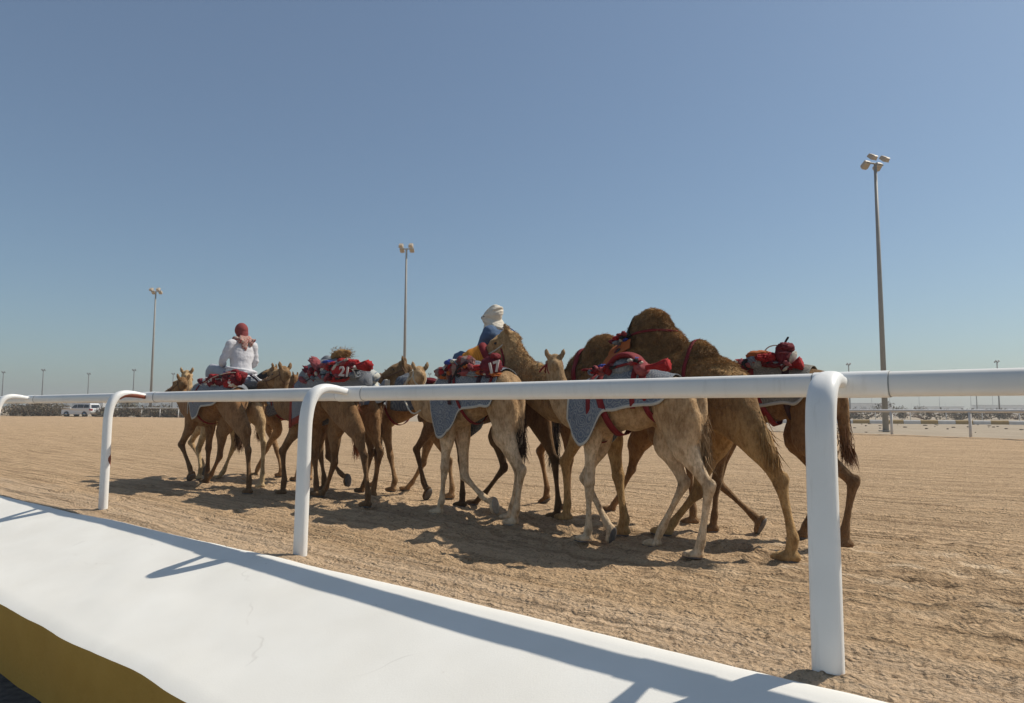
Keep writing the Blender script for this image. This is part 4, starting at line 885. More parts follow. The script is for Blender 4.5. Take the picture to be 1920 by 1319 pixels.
def halter(S, material='rope', r=.007, lead=None, extra=True):
    hl = S['hl']; hk = S['hk']
    def ring(x, w, hu, hd, zc):
        return [hl((x+.02*math.sin(a), w*math.cos(a), zc+(hu if math.sin(a) > 0 else hd)*math.sin(a))) for a in np.linspace(0, 2*math.pi, 17)]
    g = Geo(); g.loft(ring(.30, .062, .076, .082, -.03), r, r, A=(.2, .1, .9), seg=8, sub=2); g.loft(ring(-.015, .083, .098, .13, .0), r, r, A=(.2, .1, .9), seg=8, sub=2)
    for s in (-1, 1): g.loft([hl((.30, s*.064, -.02)), hl((.15, s*.096, -.03)), hl((-.01, s*.086, .0))], r, r, A=(0, .3, 1), seg=8, sub=4)
    o = gobj('halter', g, M[material], S['root'])
    if lead: rope(S, lead, r, material, 'lead_rope')
    return o
# photo points of the joints: fore leg = elbow, knee, fetlock, pad; hind leg = stifle, hock, fetlock, pad
DATA = dict(
 young=dict(label='slender pale camel in front of the bull, blue patterned blanket held by red straps', n=5.56, hip=1266, sho=1118, zb=1.50, dep=.86, coat='young', k=.93, hump=(.0, .12, .22, .14, 0), kw=.95,
  neck=[(1070, 765), (1052, 742), (1043, 712), (1040, 686)], head=(-50, 8), nr=1.05, hk=.98, headcol=(.30, .20, .11), lw=1.05,
  legs=[('f', 1, [(1110, 826), (1105, 904), (1103, 994), (1099, 1012)]), ('f', -1, [(1124, 838), (1096, 897), (1137, 979), (1146, 1001)], 75), ('h', 1, [(1282, 838), (1330, 914), (1314, 1019), (1306, 1042)]), ('h', -1, [(1250, 832), (1283, 907), (1243, 984), (1228, 1006)])],
  tail=[(1302, 748), (1311, 780), (1308, 815), (1302, 850)], tuftc=(.27, .17, .085)),
 bull=dict(label='huge shaggy brown bull camel with tall bare hump and orange woven muzzle basket', n=6.1, dh=-5, hip=1338, sho=1120, zb=1.76, coat='bull', k=1.08, hump=(.04, .02, .27, .20, -.02), kw=1.08, woolly=True, dep=1.02,
  croup=.15, pblobs=[(1222, 670, .295, .195, .475), (1246, 690, .30, .195, .40), (1132, 690, .27, .19, .345), (1100, 712, .27, .175, .30), (1072, 733, .25, .155, .205), (1175, 692, .25, .19, .24), (1262, 702, .24, .19, .32), (1310, 700, .215, .19, .30)],
  neck=[(1052, 752), (1012, 727), (982, 702), (964, 672), (953, 642)], head=(34, 27), nr=1.42, hk=1.05, lit_rim=(.42, .25, .095), lightneck=(.43, .275, .13), fk=1.1,
  legs=[('f', 1, [(1148, 822), (1159, 893), (1171, 974), (1166, 995)]), ('f', -1, [(1088, 812), (1060, 866), (1064, 944), (1061, 968)]), ('h', 1, [(1396, 806), (1463, 903), (1487, 1010), (1481, 1036)]), ('h', -1, [(1325, 848), (1308, 924), (1262, 986), (1247, 1003)])],
  tail=[(1406, 750, .10), (1422, 790, .15), (1440, 824, .19), (1453, 858, .21)], tuftc=(.30, .17, .06), tuftn=330, vox=.017, lw=1.1),
 rear=dict(label='rearmost camel half behind the near right rail post, carrying a maroon bag', n=6.82, hip=1528, sho=1372, zb=1.60, coat='brown', dep=.88, hump=(.05, .14, .24, .15, 0),
  neck=[(1322, 760), (1292, 745), (1275, 712), (1268, 690)], head=(-10, 15), k=1.0,
  legs=[('f', 1, [(1352, 838), (1344, 902), (1340, 965), (1336, 987)]), ('f', -1, [(1360, 836), (1346, 905), (1412, 967), (1426, 982)], 62), ('h', 1, [(1512, 826), (1600, 904), (1584, 996), (1585, 1015)]), ('h', -1, [(1494, 822), (1545, 905), (1512, 984), (1503, 1001)])],
  tail=[(1568, 750), (1578, 790), (1580, 830), (1581, 842)], tuftc=(.17, .075, .03), tuftn=260, darkleg=.15),
 lead_blue=dict(label='pale camel in the middle with pointed blue blanket flap, number bundle and raised pale forefoot', n=5.86, hip=944, sho=846, zb=1.64, coat='young', k=1.0, hump=(.12, .07, .22, .15, 0), dep=.98,
  neck=[(812, 765), (792, 756), (782, 735), (786, 706)], head=(-25, 10), nr=1.0, hk=.98,
  legs=[('f', 1, [(838, 824), (834, 876), (828, 939), (822, 956)]), ('f', -1, [(868, 818), (871, 894), (905, 931), (926, 946)], 100), ('h', 1, [(946, 812), (978, 884), (968, 955), (962, 976)]), ('h', -1, [(940, 812), (973, 888), (960, 950), (955, 966)])],
  tail=[(974, 748), (977, 780), (977, 810), (982, 836)], tuftc=(.055, .028, .014), sole='palesole'),
 ridden_dark=dict(label='dark brown camel with long black tail carrying the rider in blue', n=6.5, hip=995, sho=870, zb=1.66, coat='dark', k=1.0, hump=(.0, .06, .2, .14, 0), darkleg=.45,
  neck=[(838, 765), (825, 775), (812, 765), (806, 742)], head=(-20, 40), hk=.9,
  legs=[('f', 1, [(862, 816), (866, 864), (867, 925), (866, 941)]), ('f', -1, [(806, 804), (781, 843), (794, 903), (802, 924)], 62), ('h', 1, [(1016, 802), (1040, 864), (1047, 945), (1043, 965)]), ('h', -1, [(932, 816), (945, 878), (908, 927), (890, 950)])],
  tail=[(1016, 752), (1008, 780), (1002, 810), (999, 838)], tuftc=(.022, .012, .009), tuftn=1100, tuftl=.24, tuft0=.1),
 hidden_far=dict(label='far camel hidden behind the bull with only its legs and raised forefoot showing', n=7.15, hip=1235, sho=1095, zb=1.60, coat='brown', k=1.0, hump=(0, .05, .2, .14, 0),
  neck=[(1062, 770), (1036, 775), (1018, 762), (1006, 735)], head=(-10, 30), hk=.85,
  legs=[('f', 1, [(1062, 800), (1068, 862), (1065, 930), (1062, 948)]), ('f', -1, [(1042, 800), (1013, 846), (1026, 917), (1022, 937)], 30), ('h', 1, [(1238, 820), (1292, 872), (1300, 955), (1299, 972)]), ('h', -1, [(1196, 832), (1184, 880), (1157, 938), (1145, 957)])],
  tail=[(1264, 752), (1270, 790), (1270, 820)]),
 dark_head=dict(label='brown camel holding its dark head high in profile right of the numbered camel', n=7.0, hip=806, sho=724, zb=1.62, coat='tan', hump=(0, .08, .2, .14, 0), k=1.0,
  neck=[(716, 762), (722, 742), (740, 722), (756, 694)], head=(37, 17), hk=1.08, nr=1.1, headcol=(.15, .09, .045),
  legs=[('f', 1, [(724, 812), (732, 856), (741, 900), (736, 915)]), ('f', -1, [(712, 806), (708, 856), (704, 905), (700, 920)]), ('h', 1, [(818, 812), (842, 866), (848, 915), (845, 929)]), ('h', -1, [(806, 814), (794, 868), (773, 905), (762, 918)])],
  tail=[(830, 755), (834, 780), (832, 815)]),
 far_middle=dict(label='camel showing its brown tail and rump behind the numbered camel', n=6.4, hip=688, sho=618, zb=1.62, coat='brown', hump=(0, .1, .2, .14, 0), k=1.0,
  neck=[(592, 765), (575, 760), (560, 745), (552, 715)], head=(30, 15), hk=.85,
  legs=[('f', 1, [(602, 808), (600, 850), (608, 885), (607, 900)]), ('f', -1, [(616, 806), (616, 856), (637, 886), (651, 899)], 95), ('h', 1, [(700, 806), (713, 850), (702, 910), (699, 926)]), ('h', -1, [(690, 806), (696, 850), (684, 904), (677, 918)])],
  tail=[(706, 750), (711, 780), (709, 812), (708, 842)], tuftc=(.10, .045, .018), tuftn=900, tuft0=.15, darkleg=.2),
 numbered=dict(label='brown camel seen from behind with red numbered racing bundle and red edged grey blanket', n=5.72, hip=634, sho=574, zb=1.62, coat='brown', k=1.03, hump=(-.12, .24, .22, .13, -.02), kw=1.12,
  neck=[(548, 765), (530, 758), (526, 735), (532, 704)], head=(8, 12), hk=1.02, nr=1.1, headcol=(.28, .175, .09),
  legs=[('f', 1, [(553, 808), (530, 846), (533, 899), (530, 914)]), ('f', -1, [(592, 806), (590, 854), (593, 906), (593, 921)]), ('h', 1, [(668, 808), (683, 858), (690, 926), (689, 942)]), ('h', -1, [(628, 810), (627, 868), (612, 914), (602, 930)])],
  tail=[(662, 750), (667, 775), (671, 805), (674, 838)], tuftc=(.22, .07, .025), tuftn=650, tuft0=.25, darkleg=.4),
 masked=dict(label='camel with dark masked muzzle behind the numbered camel', n=6.95, hip=568, sho=508, zb=1.60, coat='tan', k=1.0, hump=(0, .06, .2, .14, 0),
  neck=[(500, 772), (498, 752), (507, 728), (514, 702)], head=(40, 20), hk=1.08, headcol=(.26, .165, .085),
  legs=[('f', 1, [(521, 806), (499, 842), (486, 872), (479, 885)]), ('f', -1, [(506, 804), (520, 846), (527, 880), (525, 893)]), ('h', 1, [(580, 806), (578, 852), (560, 882), (554, 895)]), ('h', -1, [(572, 804), (590, 846), (582, 880), (580, 892)])],
  tail=[(590, 750), (592, 775), (592, 805)]),
 ridden_pale=dict(label='pale legged camel carrying the rider in white', n=6.0, hip=470, sho=404, zb=1.60, coat='pale', k=1.0, hump=(.05, .04, .2, .14, 0),
  neck=[(375, 762), (360, 752), (352, 732), (350, 708)], head=(-28, 4), hk=1.02, nr=1.1,
  legs=[('f', 1, [(386, 806), (372, 842), (376, 880), (373, 893)]), ('f', -1, [(371, 806), (358, 830), (377, 863), (384, 880)], 70), ('h', 1, [(486, 788), (494, 832), (492, 891), (491, 905)]), ('h', -1, [(440, 800), (438, 838), (419, 884), (410, 896)])],
  tail=[(486, 748), (483, 768), (482, 790), (492, 808)], tuftc=(.24, .12, .05), tuftn=700),
 leftmost=dict(label='leftmost brown camel seen from behind with grey blanket and red bundle, one forefoot lifted', n=5.5, hip=434, sho=378, zb=1.60, coat='red', k=1.03, hump=(0, .08, .22, .15, 0), kw=1.12,
  neck=[(357, 765), (345, 752), (338, 735), (342, 722)], head=(0, 12), hk=1.0, nr=1.05, headcol=(.22, .125, .055),
  legs=[('f', 1, [(356, 802), (340, 834), (356, 877), (359, 892)], 40), ('f', -1, [(394, 802), (391, 840), (389, 878), (387, 892)]), ('h', 1, [(458, 808), (465, 846), (467, 897), (467, 912)]), ('h', -1, [(417, 808), (412, 856), (396, 890), (385, 906)])],
  tail=[(446, 748), (450, 770), (449, 800), (453, 826)], tuftc=(.11, .05, .02), tuftn=700, darkleg=.45),
)
# ================================================================ RIDERS
def hand(g, w, d, upv, side, sc=1.):
    """palm, four bent fingers of different length and a thumb leaving the side of the palm"""
    d = np.array(d, float); d /= np.linalg.norm(d); n = np.array(upv, float); n -= d*np.dot(n, d); n /= np.linalg.norm(n); t = np.cross(n, d)*side
    w = np.array(w, float); pc = w+d*.045*sc
    g.loft([w-d*.02, w+d*.02, w+d*.055, w+d*.088], np.array([.024, .034, .041, .038])*sc, np.array([.022, .018, .016, .013])*sc, A=t, seg=10, sub=3)
    for i, (o, L) in enumerate(((-.030, .062), (-.010, .074), (.011, .078), (.031, .070))):
        b = w+d*.083*sc+t*o*sc; a1 = d*.9-n*.35; a2 = d*.25-n*.95; a3 = -d*.35-n*.9
        p1 = b+a1*L*.42*sc; p2 = p1+a2*L*.34*sc; p3 = p2+a3*L*.26*sc
        g.loft([b-d*.012, b, p1, p2, p3], np.array([.0095, .0095, .009, .0085, .007])*sc, np.array([.0095, .0095, .009, .0085, .007])*sc, A=t, seg=8, sub=2)
    b = w+d*.03*sc+t*.036*sc; p1 = b+(d*.5+t*.75-n*.3)*.035*sc; p2 = p1+(d*.8-n*.6)*.03*sc
    g.loft([w+d*.015*sc+t*.018*sc, b, p1, p2], np.array([.014, .013, .011, .009])*sc, np.array([.013, .012, .011, .009])*sc, A=n, seg=8, sub=2)
def build_person(name_label, loc, ang, J, cloth, hyaw, scarf, lean=0.):
    root = link('person', None, label=name_label, category='person'); root.location = loc; root.rotation_euler = (0, 0, ang)
    A = lambda k: np.array(J[k], float); ch = A('chest'); hpv = A('hip'); nk = A('neck'); hd = A('head')
    HRt = Matrix.Rotation(R(hyaw), 3, 'Z'); H3 = np.array(HRt); hl = lambda p: hd+H3 @ np.array(p, float)
    def trunk(g, e):
        g.loft([hpv+(0, 0, -.07), hpv, hpv*.6+ch*.4, ch, ch*.45+nk*.55+(-.005, 0, 0), nk+(0, 0, -.035)], np.array([.15, .17, .15, .175, .155, .07])+e, np.array([.10, .12, .105, .115, .095, .06])+e, A=(0, 1, 0), seg=20, sub=5)
    def arm(g, s, e, upto=1.):
        sh, el, wr = A('sh'+s), A('el'+s), A('wr'+s); c = ch*.35+nk*.65
        P = [c*.5+sh*.5, sh, sh*.5+el*.5, el, el*.5+wr*.5, el*(1-upto)+wr*upto]
        g.loft(P, np.array([.06, .058, .048, .040, .036, .027])+e, np.array([.065, .062, .050, .042, .038, .026])+e, A=(1, .2, 0), seg=14, sub=4)
    def leg(g, s, e, upto=1.):
        hp, kn, an = A('hp'+s), A('kn'+s), A('an'+s)
        g.loft([hp, hp*.6+kn*.4, kn*.85+hp*.15, kn, kn*.7+an*.3, an*upto+kn*(1-upto)], np.array([.095, .085, .066, .062, .058, .038])+e, np.array([.10, .088, .068, .064, .060, .040])+e, A=(0, 1, 0), seg=14, sub=4)
    g = Geo(); trunk(g, -.008)
    for s, sg in (('l', 1), ('r', -1)):
        arm(g, s, -.007); leg(g, s, -.008); el, wr = A('el'+s), A('wr'+s); hand(g, wr, J.get('hd'+s, wr-el), J.get('hn'+s, (0, 0, 1)), sg)
        an = A('an'+s); f = np.array(J.get('ft'+s, (.9, 0, -.3))); f /= np.linalg.norm(f); g.loft([an+(0, 0, -.01)-f*.04, an+f*.04+(0, 0, -.045), an+f*.13+(0, 0, -.055), an+f*.19+(0, 0, -.055)], [.032, .038, .042, .03], [.04, .035, .022, .014], A=np.cross(f, (0, 0, 1.)), seg=12, sub=3)
    g.loft([nk+(0, 0, -.06), nk, hl((-.01, 0, -.07))], [.055, .052, .054], [.055, .054, .056], seg=14, sub=3)
    g.ell(hl((-.008, 0, .025)), (.098, .078, .105), seg=20, rings=14); g.ell(hl((.035, 0, -.045)), (.058, .055, .065), rot=HRt); g.ell(hl((.075, 0, -.085)), (.024, .028, .020), rot=HRt)
    g.loft([hl((.088, 0, .015)), hl((.105, 0, -.01)), hl((.116, 0, -.028))], [.009, .012, .016], [.01, .013, .013], seg=10, sub=3)
    g.ell(hl((.088, 0, -.058)), (.014, .026, .009), rot=HRt); g.ell(hl((.086, 0, .03)), (.016, .055, .010), rot=HRt)
    for s in (-1, 1): g.ell(hl((-.005, s*.080, -.01)), (.018, .010, .030), rot=HRt)
    V, Fs, N = remesh(g, .0075, 3, .5); link('body', mesh('body', V, Fs, [M['skin']]), root)
    for s in (-1, 1): e = Geo(); e.ell(hl((.082, s*.032, .006)), (.012, .014, .010), rot=HRt); gobj('eye', e, M['eye'], root)
    g = Geo(); trunk(g, .022)
    for s in 'lr': arm(g, s, .020, cloth.get('sleeve', .55))
    V, Fs, N = remesh(g, .012, 3, .5); w = fbm(V*[7, 7, 16], 120, 3)+.6*fbm(V*[3, 3, 22], 121, 2); V = V+N*(.010*w)[:, None]; link('shirt', mesh('shirt', V, Fs, [M[cloth['shirt']]]), root)
    g = Geo(); g.loft([hpv+(0, 0, -.11), hpv+(0, 0, -.03), hpv+(0, 0, .05)], [.19, .20, .178], [.15, .15, .13], A=(0, 1, 0), seg=20, sub=4)
    for s in 'lr': leg(g, s, .026, .9)
    V, Fs, N = remesh(g, .012, 3, .5); w = fbm(V*[6, 6, 18], 130, 3); V = V+N*(.013*w)[:, None]; link('trousers', mesh('trousers', V, Fs, [M[cloth['trousers']]]), root)
    if cloth.get('wrap'):
        g = Geo()
        for i in range(6): g.loft([hpv+(math.cos(a)*(.165+.012*(i % 2)), math.sin(a)*(.215+.01*(i % 3)), -.10+.032*i+.035*math.sin(a*1+i*1.3)) for a in np.linspace(0, 2*math.pi, 25)], .02, .028, A=(0, 0, 1), seg=8, sub=2)
        V, Fs, N = remesh(g, .010, 3, .5); V = V+N*(.012*fbm(V*[6, 6, 14], 140, 3))[:, None]; link('waist_cloth', mesh('waist_cloth', V, Fs, [M[cloth['wrap']]]), root)
    scarf(root, hl, HRt, nk); return root
def scarf_red(root, hl, HRt, nk):
    g = Geo(); g.ell(hl((-.012, 0, .030)), (.118, .103, .120), seg=22, rings=16); g.loft([hl((-.05, 0, -.02)), hl((-.05, 0, -.10)), hl((-.04, 0, -.145))], [.092, .088, .115], [.075, .075, .085], A=(0, 1, 0), seg=16, sub=4)
    V, Fs, N = remesh(g, .009, 4, .5); V = V+N*(.006*fbm(V*[10, 10, 24], 150, 3))[:, None]; V = V[:, :]; sc = link('headscarf', mesh('headscarf', V, Fs, [M['kef']]), root)
    g = Geo()
    for i, (y0, y1, z1, r) in enumerate(((.02, .045, -.30, .036), (-.01, .012, -.34, .034), (-.05, -.085, -.24, .042), (.055, .10, -.20, .036), (-.09, -.13, -.17, .034))):
        g.loft([hl((-.105, y0, -.085)), hl((-.15, (y0+y1)/2, -.15)), hl((-.155-.01*i, y1, z1*.8)), hl((-.15, y1*1.1, z1))], [r*.8, r, r*.95, r*.6], [.02, .026, .022, .012], A=(0, 1, 0), seg=10, sub=4)
    for a0 in (0, .9): g.loft([hl((math.cos(a)*.10-.03, math.sin(a)*.125, -.125-.015*math.sin(3*a+a0)-.03*a0)) for a in np.linspace(1.2, 5.1, 13)], .03, .034, A=(0, 0, 1), seg=10, sub=3)
    V, Fs, N = remesh(g, .009, 3, .5); V = V+N*(.008*fbm(V*22, 151, 3))[:, None]; link('scarf_end', mesh('scarf_end', V, Fs, [M['keftail']]), sc)
def scarf_cream(root, hl, HRt, nk):
    g = Geo(); g.ell(hl((-.015, 0, .035)), (.120, .102, .112), seg=22, rings=16)
    for i, (z, r, tl) in enumerate(((.02, 1.0, .30), (.045, 1.03, .25), (.07, 1.0, .42), (.095, .86, .2), (.115, .66, .35))):
        g.loft([hl((math.cos(a)*.112*r-.012, math.sin(a)*.098*r, z-.11*math.cos(a)*tl+.012*math.sin(a*2+i))) for a in np.linspace(0, 2*math.pi, 25)], .017, .022, A=(0, 0, 1), seg=8, sub=2)
    for i, (z, r, ox) in enumerate(((-.055, 1.0, -.02), (-.085, 1.1, -.03), (-.118, 1.28, -.035), (-.15, 1.42, -.04))): g.loft([hl((math.cos(a)*.092*r+ox, math.sin(a)*.092*r, z+.018*math.sin(a*2+i))) for a in np.linspace(0, 2*math.pi, 25)], .026, .026, A=(0, 0, 1), seg=8, sub=2)
    g.loft([hl((.07, .07, .03)), hl((.04, .092, -.04)), hl((-.04, .10, -.10)), hl((-.11, .09, -.17)), hl((-.14, .06, -.22))], .045, .022, A=(1, 0, 0), seg=10, sub=4)
    V, Fs, N = remesh(g, .009, 3, .5); V = V+N*(.009*fbm(V*[14, 14, 26], 160, 3))[:, None]
    link('turban', mesh('turban', V, Fs, [M['turban']]), root)
    g = Geo()
    for s in (-1, 1): g.ell(hl((.118, s*.040, .008)), (.008, .034, .024), rot=HRt); g.loft([hl((.112, s*.07, .014)), hl((.06, s*.105, .014)), hl((-.01, s*.108, .01))], .004, .005, seg=8, sub=2)
    g.loft([hl((.122, -.01, .014)), hl((.122, .01, .014))], .004, .004, seg=8, sub=1); gobj('sunglasses', g, M['eye'], root)
# ================================================================ TACK, COVERS AND LOADS
def px3(S, px, py, off): return S['FR'].pix(px, py, off)
def pix_lump(S, name, px, py, w, h, d, mat_, off=.16, seed=0, amp=.32, fr=2.4, tilt=0, parent=None):
    """cloth piece; w, h in photo pixels, d = real depth"""
    c = px3(S, px, py, off); dist = (S['FR'].o+S['FR'].h*float(c[0])+S['FR'].l*off).y; sc = dist/F; ob = abs(math.cos(math.atan2(S['FR'].h.y, -S['FR'].h.x)-math.atan2(-(S['FR'].o.x), S['FR'].o.y)*0)); ob = max(abs(S['FR'].h.x*math.cos(0)-S['FR'].h.y*(S['FR'].o.x/S['FR'].o.y)), .35)
    return cloth_lump(S, name, c, (w*sc/2/ob*.95, d, h*sc/2), mat_, Matrix.Rotation(R(tilt), 3, 'Y'), seed, amp, fr, parent)
def pix_tassel(S, a, b, off, mat_, r=.05, name='tassel'): return tassel(S, px3(S, *a, off), px3(S, *b, off), mat_, r, None, name)
def pix_rope(S, pts, r, mat_, name='rope'): return rope(S, [px3(S, p[0], p[1], p[2]) for p in pts], r, mat_, name)
def racing_load(S, pxf, pxr, py, off=.2, seed=0, mats=('red', 'pink', 'bl_grey', 'dred')):
    """rolled rugs, bands and knotted cloth strapped round the hump"""
    rng = random.Random(seed); n = 9
    for i in range(n):
        t = i/(n-1); x = pxf+(pxr-pxf)*t; h = 10+8*math.sin(t*3.1)+rng.uniform(-2, 3)
        pix_lump(S, 'rolled_cloth', x, py(t)+rng.uniform(-2, 3), abs(pxr-pxf)/n*rng.uniform(1.6, 2.3), h*1.5, rng.uniform(.07, .12), mats[i % len(mats)], off+rng.uniform(-.04, .03), seed*20+i, .42, 2.6, rng.uniform(-30, 30))
def knots(S, pts, n, mats, seed, off=.20, w=8, h=7, jx=9, jy=5, spread=.03):
    """small twists, braids and tie ends scattered along the load"""
    rng = random.Random(seed)
    for i in range(n):
        t = rng.random()*(len(pts)-1); k = int(t); a, b = pts[k], pts[min(k+1, len(pts)-1)]; u = t-k
        x = a[0]+(b[0]-a[0])*u+rng.uniform(-jx, jx); y = a[1]+(b[1]-a[1])*u+rng.uniform(-jy, jy)
        pix_lump(S, 'tie_end', x, y, w*rng.uniform(.5, 1.6), h*rng.uniform(.4, 1.1), rng.uniform(.015, .035), mats[rng.randrange(len(mats))], off+rng.uniform(-spread, spread), seed*31+i, .7, 3.4, rng.uniform(-60, 60))
def lead_loop(S, pts, r=.007): return pix_rope(S, pts, r, 'rope', 'lead_rope')
def dress():
    # ---- young pale camel
    s = S['young']; FR = s['FR']
    blanket(s, [(1052, 742), (1055, 790), (1066, 812), (1087, 843), (1104, 828), (1121, 808), (1123, 772), (1140, 772), (1152, 773), (1175, 765), (1200, 762), (1225, 762), (1240, 758), (1248, 742)], 'bl_blue', hemmat='hem', seed=1, fold=.014)
    f1 = px3(s, 1128, 745, .2)[0]; f2 = px3(s, 1164, 806, .1)[0]
    girth(s, f1+.03, f2, .07, 'strap', off=.045); girth(s, f1+.12, f1+.10, .05, 'strap', off=.045)
    f3 = px3(s, 1205, 745, .2)[0]; girth(s, f3, px3(s, 1236, 775, .1)[0], .06, 'strap', off=.045); girth(s, f3+.07, f3+.07, .045, 'strap', off=.045, a0=-95, a1=95, n=40)
    pix_lump(s, 'saddle_pad', 1175, 690, 52, 40, .14, 'bl_grey', .06, 3, .12)
    g = Geo(); P = [px3(s, x, y, .12) for x, y in ((1146, 700), (1151, 684), (1162, 671), (1178, 666), (1193, 671), (1204, 686), (1208, 698))]
    g.loft(P, .10, .028, A=(0, 1, 0), seg=14, sub=5); gobj('saddle_hoop', g, M['strap'], s['root'])
    pix_lump(s, 'rolled_band', 1203, 690, 20, 30, .10, 'pink', .16, 5, .2, tilt=20); pix_tassel(s, (1208, 690), (1253, 685), .17, 'red', .055)
    pix_rope(s, [(1150, 690, .2), (1175, 683, .21), (1200, 680, .2)], .012, 'strap', 'cord')
    for i, (x, y, m) in enumerate(((1110, 698, 'strap'), (1120, 694, 'red'), (1130, 690, 'blue'), (1138, 692, 'red'), (1127, 698, 'pink'), (1145, 686, 'pink'), (1190, 676, 'blue'), (1197, 680, 'red'))): pix_lump(s, 'knotted_tassel', x, y, 15, 13, .04, m, .17, 30+i, .5)
    halter(s, 'strap', .009, [px3(s, 1028, 682, .05), px3(s, 1018, 690, .08), px3(s, 1012, 697, .1)])
    # ---- bull
    s = S['bull']
    fa = px3(s, 1160, 650, .2)[0]; 
    patch(s, 'saddle_felt', [(1143, 646), (1184, 636), (1185, 654), (1136, 694)], 'orange', off=.075)
    girth(s, px3(s, 1172, 640, .2)[0], px3(s, 1150, 760, .2)[0], .07, 'black', 'saddle_strap', off=.055, a0=-85, a1=85, n=50)
    girth(s, px3(s, 1160, 640, .2)[0], px3(s, 1146, 760, .2)[0], .05, 'strap', off=.058, a0=-90, a1=90, n=50)
    for i, (x, y, m) in enumerate(((1174, 629, 'black'), (1166, 631, 'strap'), (1158, 635, 'red'), (1151, 641, 'dred'), (1158, 643, 'bl_grey'), (1171, 637, 'black'))): pix_lump(s, 'saddle_cloth', x, y, 13, 9, .05, m, .21, 60+i, .5)
    for hts, ft, w in ((1.93, 0, 0),):
        pts = []
        for t in np.linspace(0, 1, 40):
            x = 1168+(1284-1168)*t; y = 632-14*math.sin(min(t*1.5, 1)*1.9)+(40*max(0, t-.7)**1.2 if t > .7 else 0); f = px3(s, x, y, .2); 
            h = s['bv'].ray_cast(Vector((f[0], 2., f[2])), Vector((0, -1, 0)), 2.)
            if h[0] is not None: pts.append(np.array(h[0])+(0, .012, 0))
        g = Geo(); g.loft(pts[::2], .012, .006, A=(0, 0, 1), seg=8, sub=3); gobj('hump_rope', g, M['strap'], s['root'])
    girth(s, px3(s, 1290, 655, .2)[0], px3(s, 1276, 760, .2)[0]-.1, .035, 'strap', 'hind_strap', off=.02, a0=-110, a1=110, n=60, body=True)
    girth(s, px3(s, 1070, 705, .2)[0]-.05, px3(s, 1120, 790, .1)[0], .06, 'strap', 'breast_strap', off=.03, body=True)
    g = Geo(); hl = s['hl']; hk = s['hk']
    P = [hl((x, 0, -.045)) for x in (.235, .30, .37, .44, .50, .55, .575)]; g.loft(P, np.array([.120, .132, .142, .142, .130, .098, .04])*hk, np.array([.148, .160, .168, .166, .150, .112, .045])*hk, A=np.array(s['HR']) @ np.array((0, 1., 0)), seg=30, sub=4, round_=False)
    V = g.verts(); cen = hl((.4, 0, -.045)); ax = np.array(s['HR']) @ np.array((1., 0, 0)); tt = (V-cen) @ ax; V = cen+(V-cen)*(1+.02*np.sin(tt*260))[:, None]; g.v = [V]; mz = gobj('muzzle_cover', g, M['basket'], s['root'])
    g = Geo(); P = [hl((x, 0, -.045)) for x in (.225, .25, .285)]; g.loft(P, np.array([.128, .142, .138])*hk, np.array([.158, .172, .168])*hk, A=np.array(s['HR']) @ np.array((0, 1., 0)), seg=30, sub=3, round_=False); gobj('rim', g, M['strap'], mz)
    halter(s, 'rope', .009); pix_rope(s, [(935, 640, .1), (944, 672, .13), (941, 700, .13), (938, 715, .1)], .012, 'strap', 'halter_strap')
    fur(s, lambda V, N: (V[:, 2] > 1.60)&(V[:, 0] < s['fx'](.95)), 60000, .024, 1, (-.6, 0, -.1), .4, 1.1, lift=.45, wid=.002)
    fur(s, lambda V, N: (V[:, 2] > 1.22)&(V[:, 2] < 1.7)&(V[:, 0] < s['fx'](1.0))&(V[:, 0] > s['fx'](-.8)), 14000, .03, 2, (-.5, 0, -.4), .4, .95, 'flank_fur', lift=.5)
    nk = np.array(s['neckpts']); fx = s['fx']
    hd_ = s['hl']((.12, 0, 0)); fur(s, lambda V, N: (V[:, 0] > fx(.95))&(V[:, 2] > 1.3)&(np.linalg.norm(V-hd_, axis=1) > .27)&(N[:, 2] > -.3), 9000, .03, 3, (-.6, 0, -.3), .3, 1.1, 'mane', lift=.35)
    # ---- rear camel
    s = S['rear']
    blanket(s, [(1366, 772), (1380, 771), (1400, 767), (1430, 764), (1455, 759), (1470, 757), (1487, 763), (1492, 764), (1505, 748), (1513, 738)], 'bl_tan', seed=7, hemmat='hem')
    girth(s, px3(s, 1478, 745, .2)[0], px3(s, 1482, 780, .2)[0], .06, 'dstrap', off=.045); girth(s, px3(s, 1410, 745, .2)[0], px3(s, 1456, 790, .1)[0], .06, 'strap', off=.04)
    pix_lump(s, 'saddle_pad', 1421, 680, 42, 30, .13, 'bl_grey', .12, 71, .15); pix_lump(s, 'hump_cloth', 1424, 668, 46, 20, .14, 'orange', .08, 72, .25); pix_lump(s, 'hump_cloth', 1432, 672, 26, 14, .12, 'red', .18, 73, .5)
    for i, (x, y, w_, h_, m) in enumerate(((1374, 686, 14, 14, 'dred'), (1384, 683, 18, 17, 'red'), (1393, 682, 16, 16, 'pink'), (1402, 684, 18, 20, 'black'), (1380, 690, 24, 9, 'blue'), (1396, 690, 18, 12, 'dred'), (1446, 672, 24, 20, 'red'), (1452, 684, 44, 12, 'dred'), (1438, 678, 16, 22, 'dred'))): pix_lump(s, 'knotted_cloth', x, y, w_, h_, .08, m, .17, 80+i, .5)
    bag = pix_lump(s, 'racing_bag', 1470, 668, 30, 44, .11, 'dred', .12, 90, .20, 2.0, tilt=12); pix_lump(s, 'bag_flap', 1473, 652, 28, 18, .12, 'dred', .12, 91, .45, 3., parent=bag)
    pix_lump(s, 'bag_trim', 1487, 671, 5, 24, .08, 'hem', .15, 92, .3, parent=bag, tilt=-20); pix_lump(s, 'bag_band', 1472, 663, 24, 7, .115, 'pink', .125, 93, .2, parent=bag)
